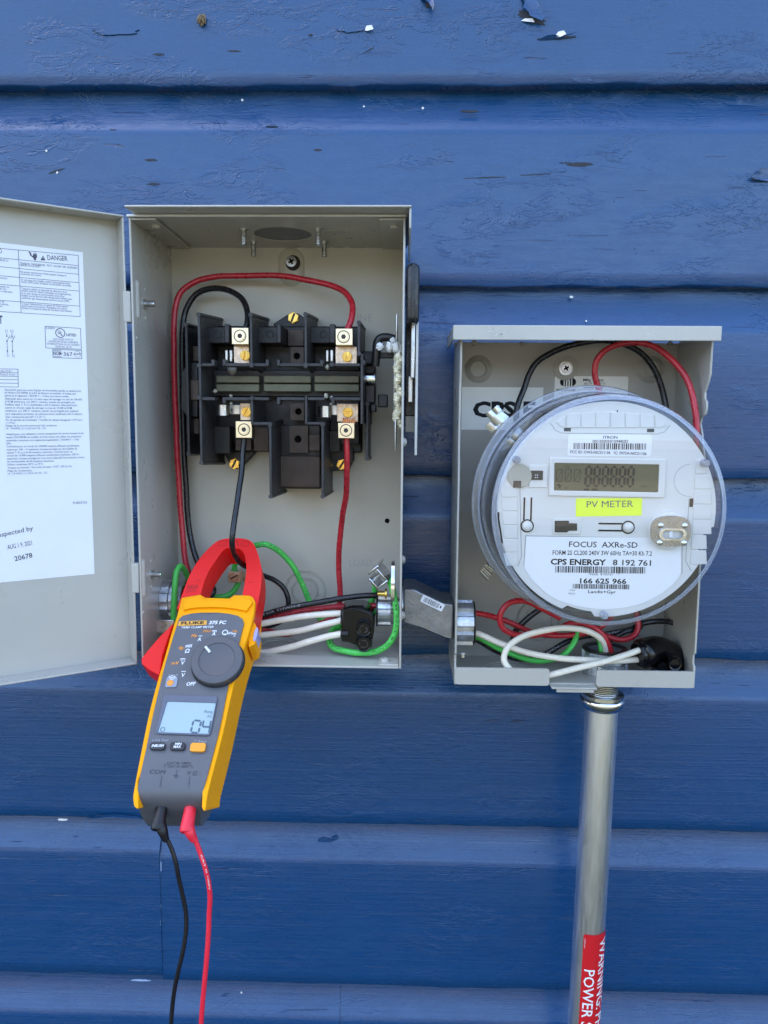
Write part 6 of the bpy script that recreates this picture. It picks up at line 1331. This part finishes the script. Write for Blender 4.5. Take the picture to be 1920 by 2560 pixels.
# right box
wire([(1300, 1120, .050), (1291, 1060, .048), (1292, 1021, .046), (1310, 972, .043), (1323, 936, .042), (1343, 905, .042), (1376, 883, .044), (1421, 865, .048), (1479, 853, .052), (1524, 852, .054), (1573, 865, .054), (1608, 887, .052), (1635, 923, .050), (1655, 972, .050), (1666, 1030, .052), (1668, 1110, .054)], 'k', 'black wire arching along the top of the right box behind the meter', 'black_wire', 15)
wire([(1530, 1060, .062), (1512, 1010, .062), (1497, 972, .062), (1487, 936, .063), (1490, 905, .064), (1510, 878, .066), (1546, 861, .068), (1590, 856, .070), (1635, 867, .071), (1680, 900, .075), (1715, 945, .080), (1732, 994, .084), (1740, 1043, .087), (1741, 1097, .088), (1728, 1180, .084)], 'r', 'red wire looping over the top right of the meter', 'red_wire', 15)
wire([(1150, 1535, .064), (1190, 1533, .062), (1231, 1541, .058), (1279, 1558, .052), (1327, 1579, .050), (1375, 1588, .050), (1433, 1587, .052), (1490, 1575, .054), (1530, 1540, .052)], 'r', 'red wire leaving the nipple and passing behind the white loop', 'red_wire', 14.5)
wire([(1400, 1545, .056), (1351, 1519, .060), (1308, 1502, .064), (1269, 1510, .067), (1250, 1538, .068), (1255, 1567, .067), (1279, 1584, .065), (1330, 1588, .061), (1390, 1574, .058), (1430, 1558, .058), (1470, 1562, .060), (1500, 1580, .062), (1518, 1605, .062), (1527, 1630, .061), (1528, 1660, .060)], 'r', 'red wire coiled below the meter and dropping into the conduit', 'red_wire', 15)
wire([(1480, 1570, .045), (1515, 1590, .050), (1558, 1599, .052), (1587, 1587, .052), (1596, 1562, .050), (1590, 1530, .047)], 'r', 'short red loop under the lower right rim of the meter', 'red_wire', 14)
wire([(1150, 1580, .068), (1190, 1583, .068), (1250, 1608, .070), (1317, 1631, .074), (1390, 1645, .078), (1462, 1650, .080), (1534, 1652, .079), (1597, 1649, .074), (1625, 1645, .070)], 'w', 'white wire running from the nipple to the black splice block in the right box', 'white_wire', 16)
wire([(1512, 1660, .060), (1514, 1620, .061), (1501, 1596, .064), (1467, 1577, .068), (1414, 1570, .073), (1356, 1577, .078), (1298, 1596, .083), (1269, 1620, .086), (1260, 1649, .088), (1274, 1672, .090), (1310, 1692, .0905), (1345, 1692, .0905), (1375, 1687, .0900), (1438, 1671, .0890), (1510, 1654, .0870), (1559, 1639, .0840), (1607, 1622, .0790), (1630, 1612, .076)], 'w', 'white wire in a wide loop hanging over the front lip of the right box', 'white_wire', 16)
wire([(1150, 1586, .058), (1192, 1592, .058), (1245, 1620, .060), (1308, 1645, .062), (1356, 1652, .062), (1404, 1640, .060), (1434, 1608, .056), (1445, 1580, .052), (1460, 1560, .050)], 'g', 'green wire dipping below the white loop in the right box', 'green_wire', 14.5)
wire([(1480, 1560, .050), (1496, 1590, .055), (1502, 1620, .059), (1502, 1660, .060)], 'g', 'short green wire dropping into the conduit', 'green_wire', 13)
wire([(1150, 1590, .054), (1192, 1600, .053), (1230, 1622, .052), (1290, 1646, .050), (1340, 1645, .050), (1366, 1634, .050), (1414, 1606, .048), (1462, 1590, .046), (1520, 1585, .044), (1580, 1572, .042), (1602, 1560, .042), (1641, 1553, .042), (1676, 1556, .042), (1694, 1562, .044)], 'k', 'black wire crossing the floor of the right box from nipple to right corner', 'black_wire', 14, pr=(M_WPRINTL, 'AWG 8 THHN', .06, .0018, .05))
wire([(1282, 1600, .046), (1289, 1577, .048), (1317, 1548, .050), (1351, 1522, .050), (1400, 1490, .048)], 'k', 'short black wire slanting up behind the red coil', 'black_wire', 15)
wire([(1520, 1605, .048), (1560, 1580, .046), (1600, 1568, .044), (1590, 1520, .042)], 'k', 'short black wire under the lower rim of the meter', 'black_wire', 13)
SP2 = splice('splice_block', 'glossy black splice block with elbow shape in the lower right corner of the right box', pt(1660, 1690, .06))
a, b, c_ = pt(1604, 1634, .074), pt(1650, 1618, .066), pt(1690, 1648, .066)
g = B(); pp = spline([pt(1598, 1636, .076), pt(1612, 1632, .074), pt(1640, 1620, .068), pt(1668, 1632, .064), pt(1690, 1662, .064), pt(1698, 1690, .064)], n=6); n = len(pp)
g.tube(pp, [.0098 if k < 3 else .0112 + .0012*math.sin(k*.35) for k in range(n)], 20); g.obj('splice_body', M_SPL, SP2, smooth=60)
g = B(); g.tube([pt(1594, 1638, .0765), pt(1603, 1635, .0755)], .0104, 20); g.obj('entry_collar', M_SPL, SP2, bevel=.0006)
u, v = W.px(1688, 1660, .086); g = B(); g.lathe(W.p(u, v, .066), W.N, [(.0056, 0), (.0057, .019), (.0052, .0206), (.0042, .0202), (.0040, .0192), (0, .0192)], 24); g.obj('access_port', M_SPL, SP2)
u, v = W.px(1660, 1676, .084); g = B(); g.lathe(W.p(u, v, .066), W.N, [(.0060, 0), (.0060, .016), (.0052, .0174), (0, .0174)], 24); g.obj('access_port', M_SPL, SP2)
for cb, sp_, r in LEADS: wire_print(cb, sp_, r, M_WHITEINK, 'CAT III 1000V', .035, .0010, .012, 1)
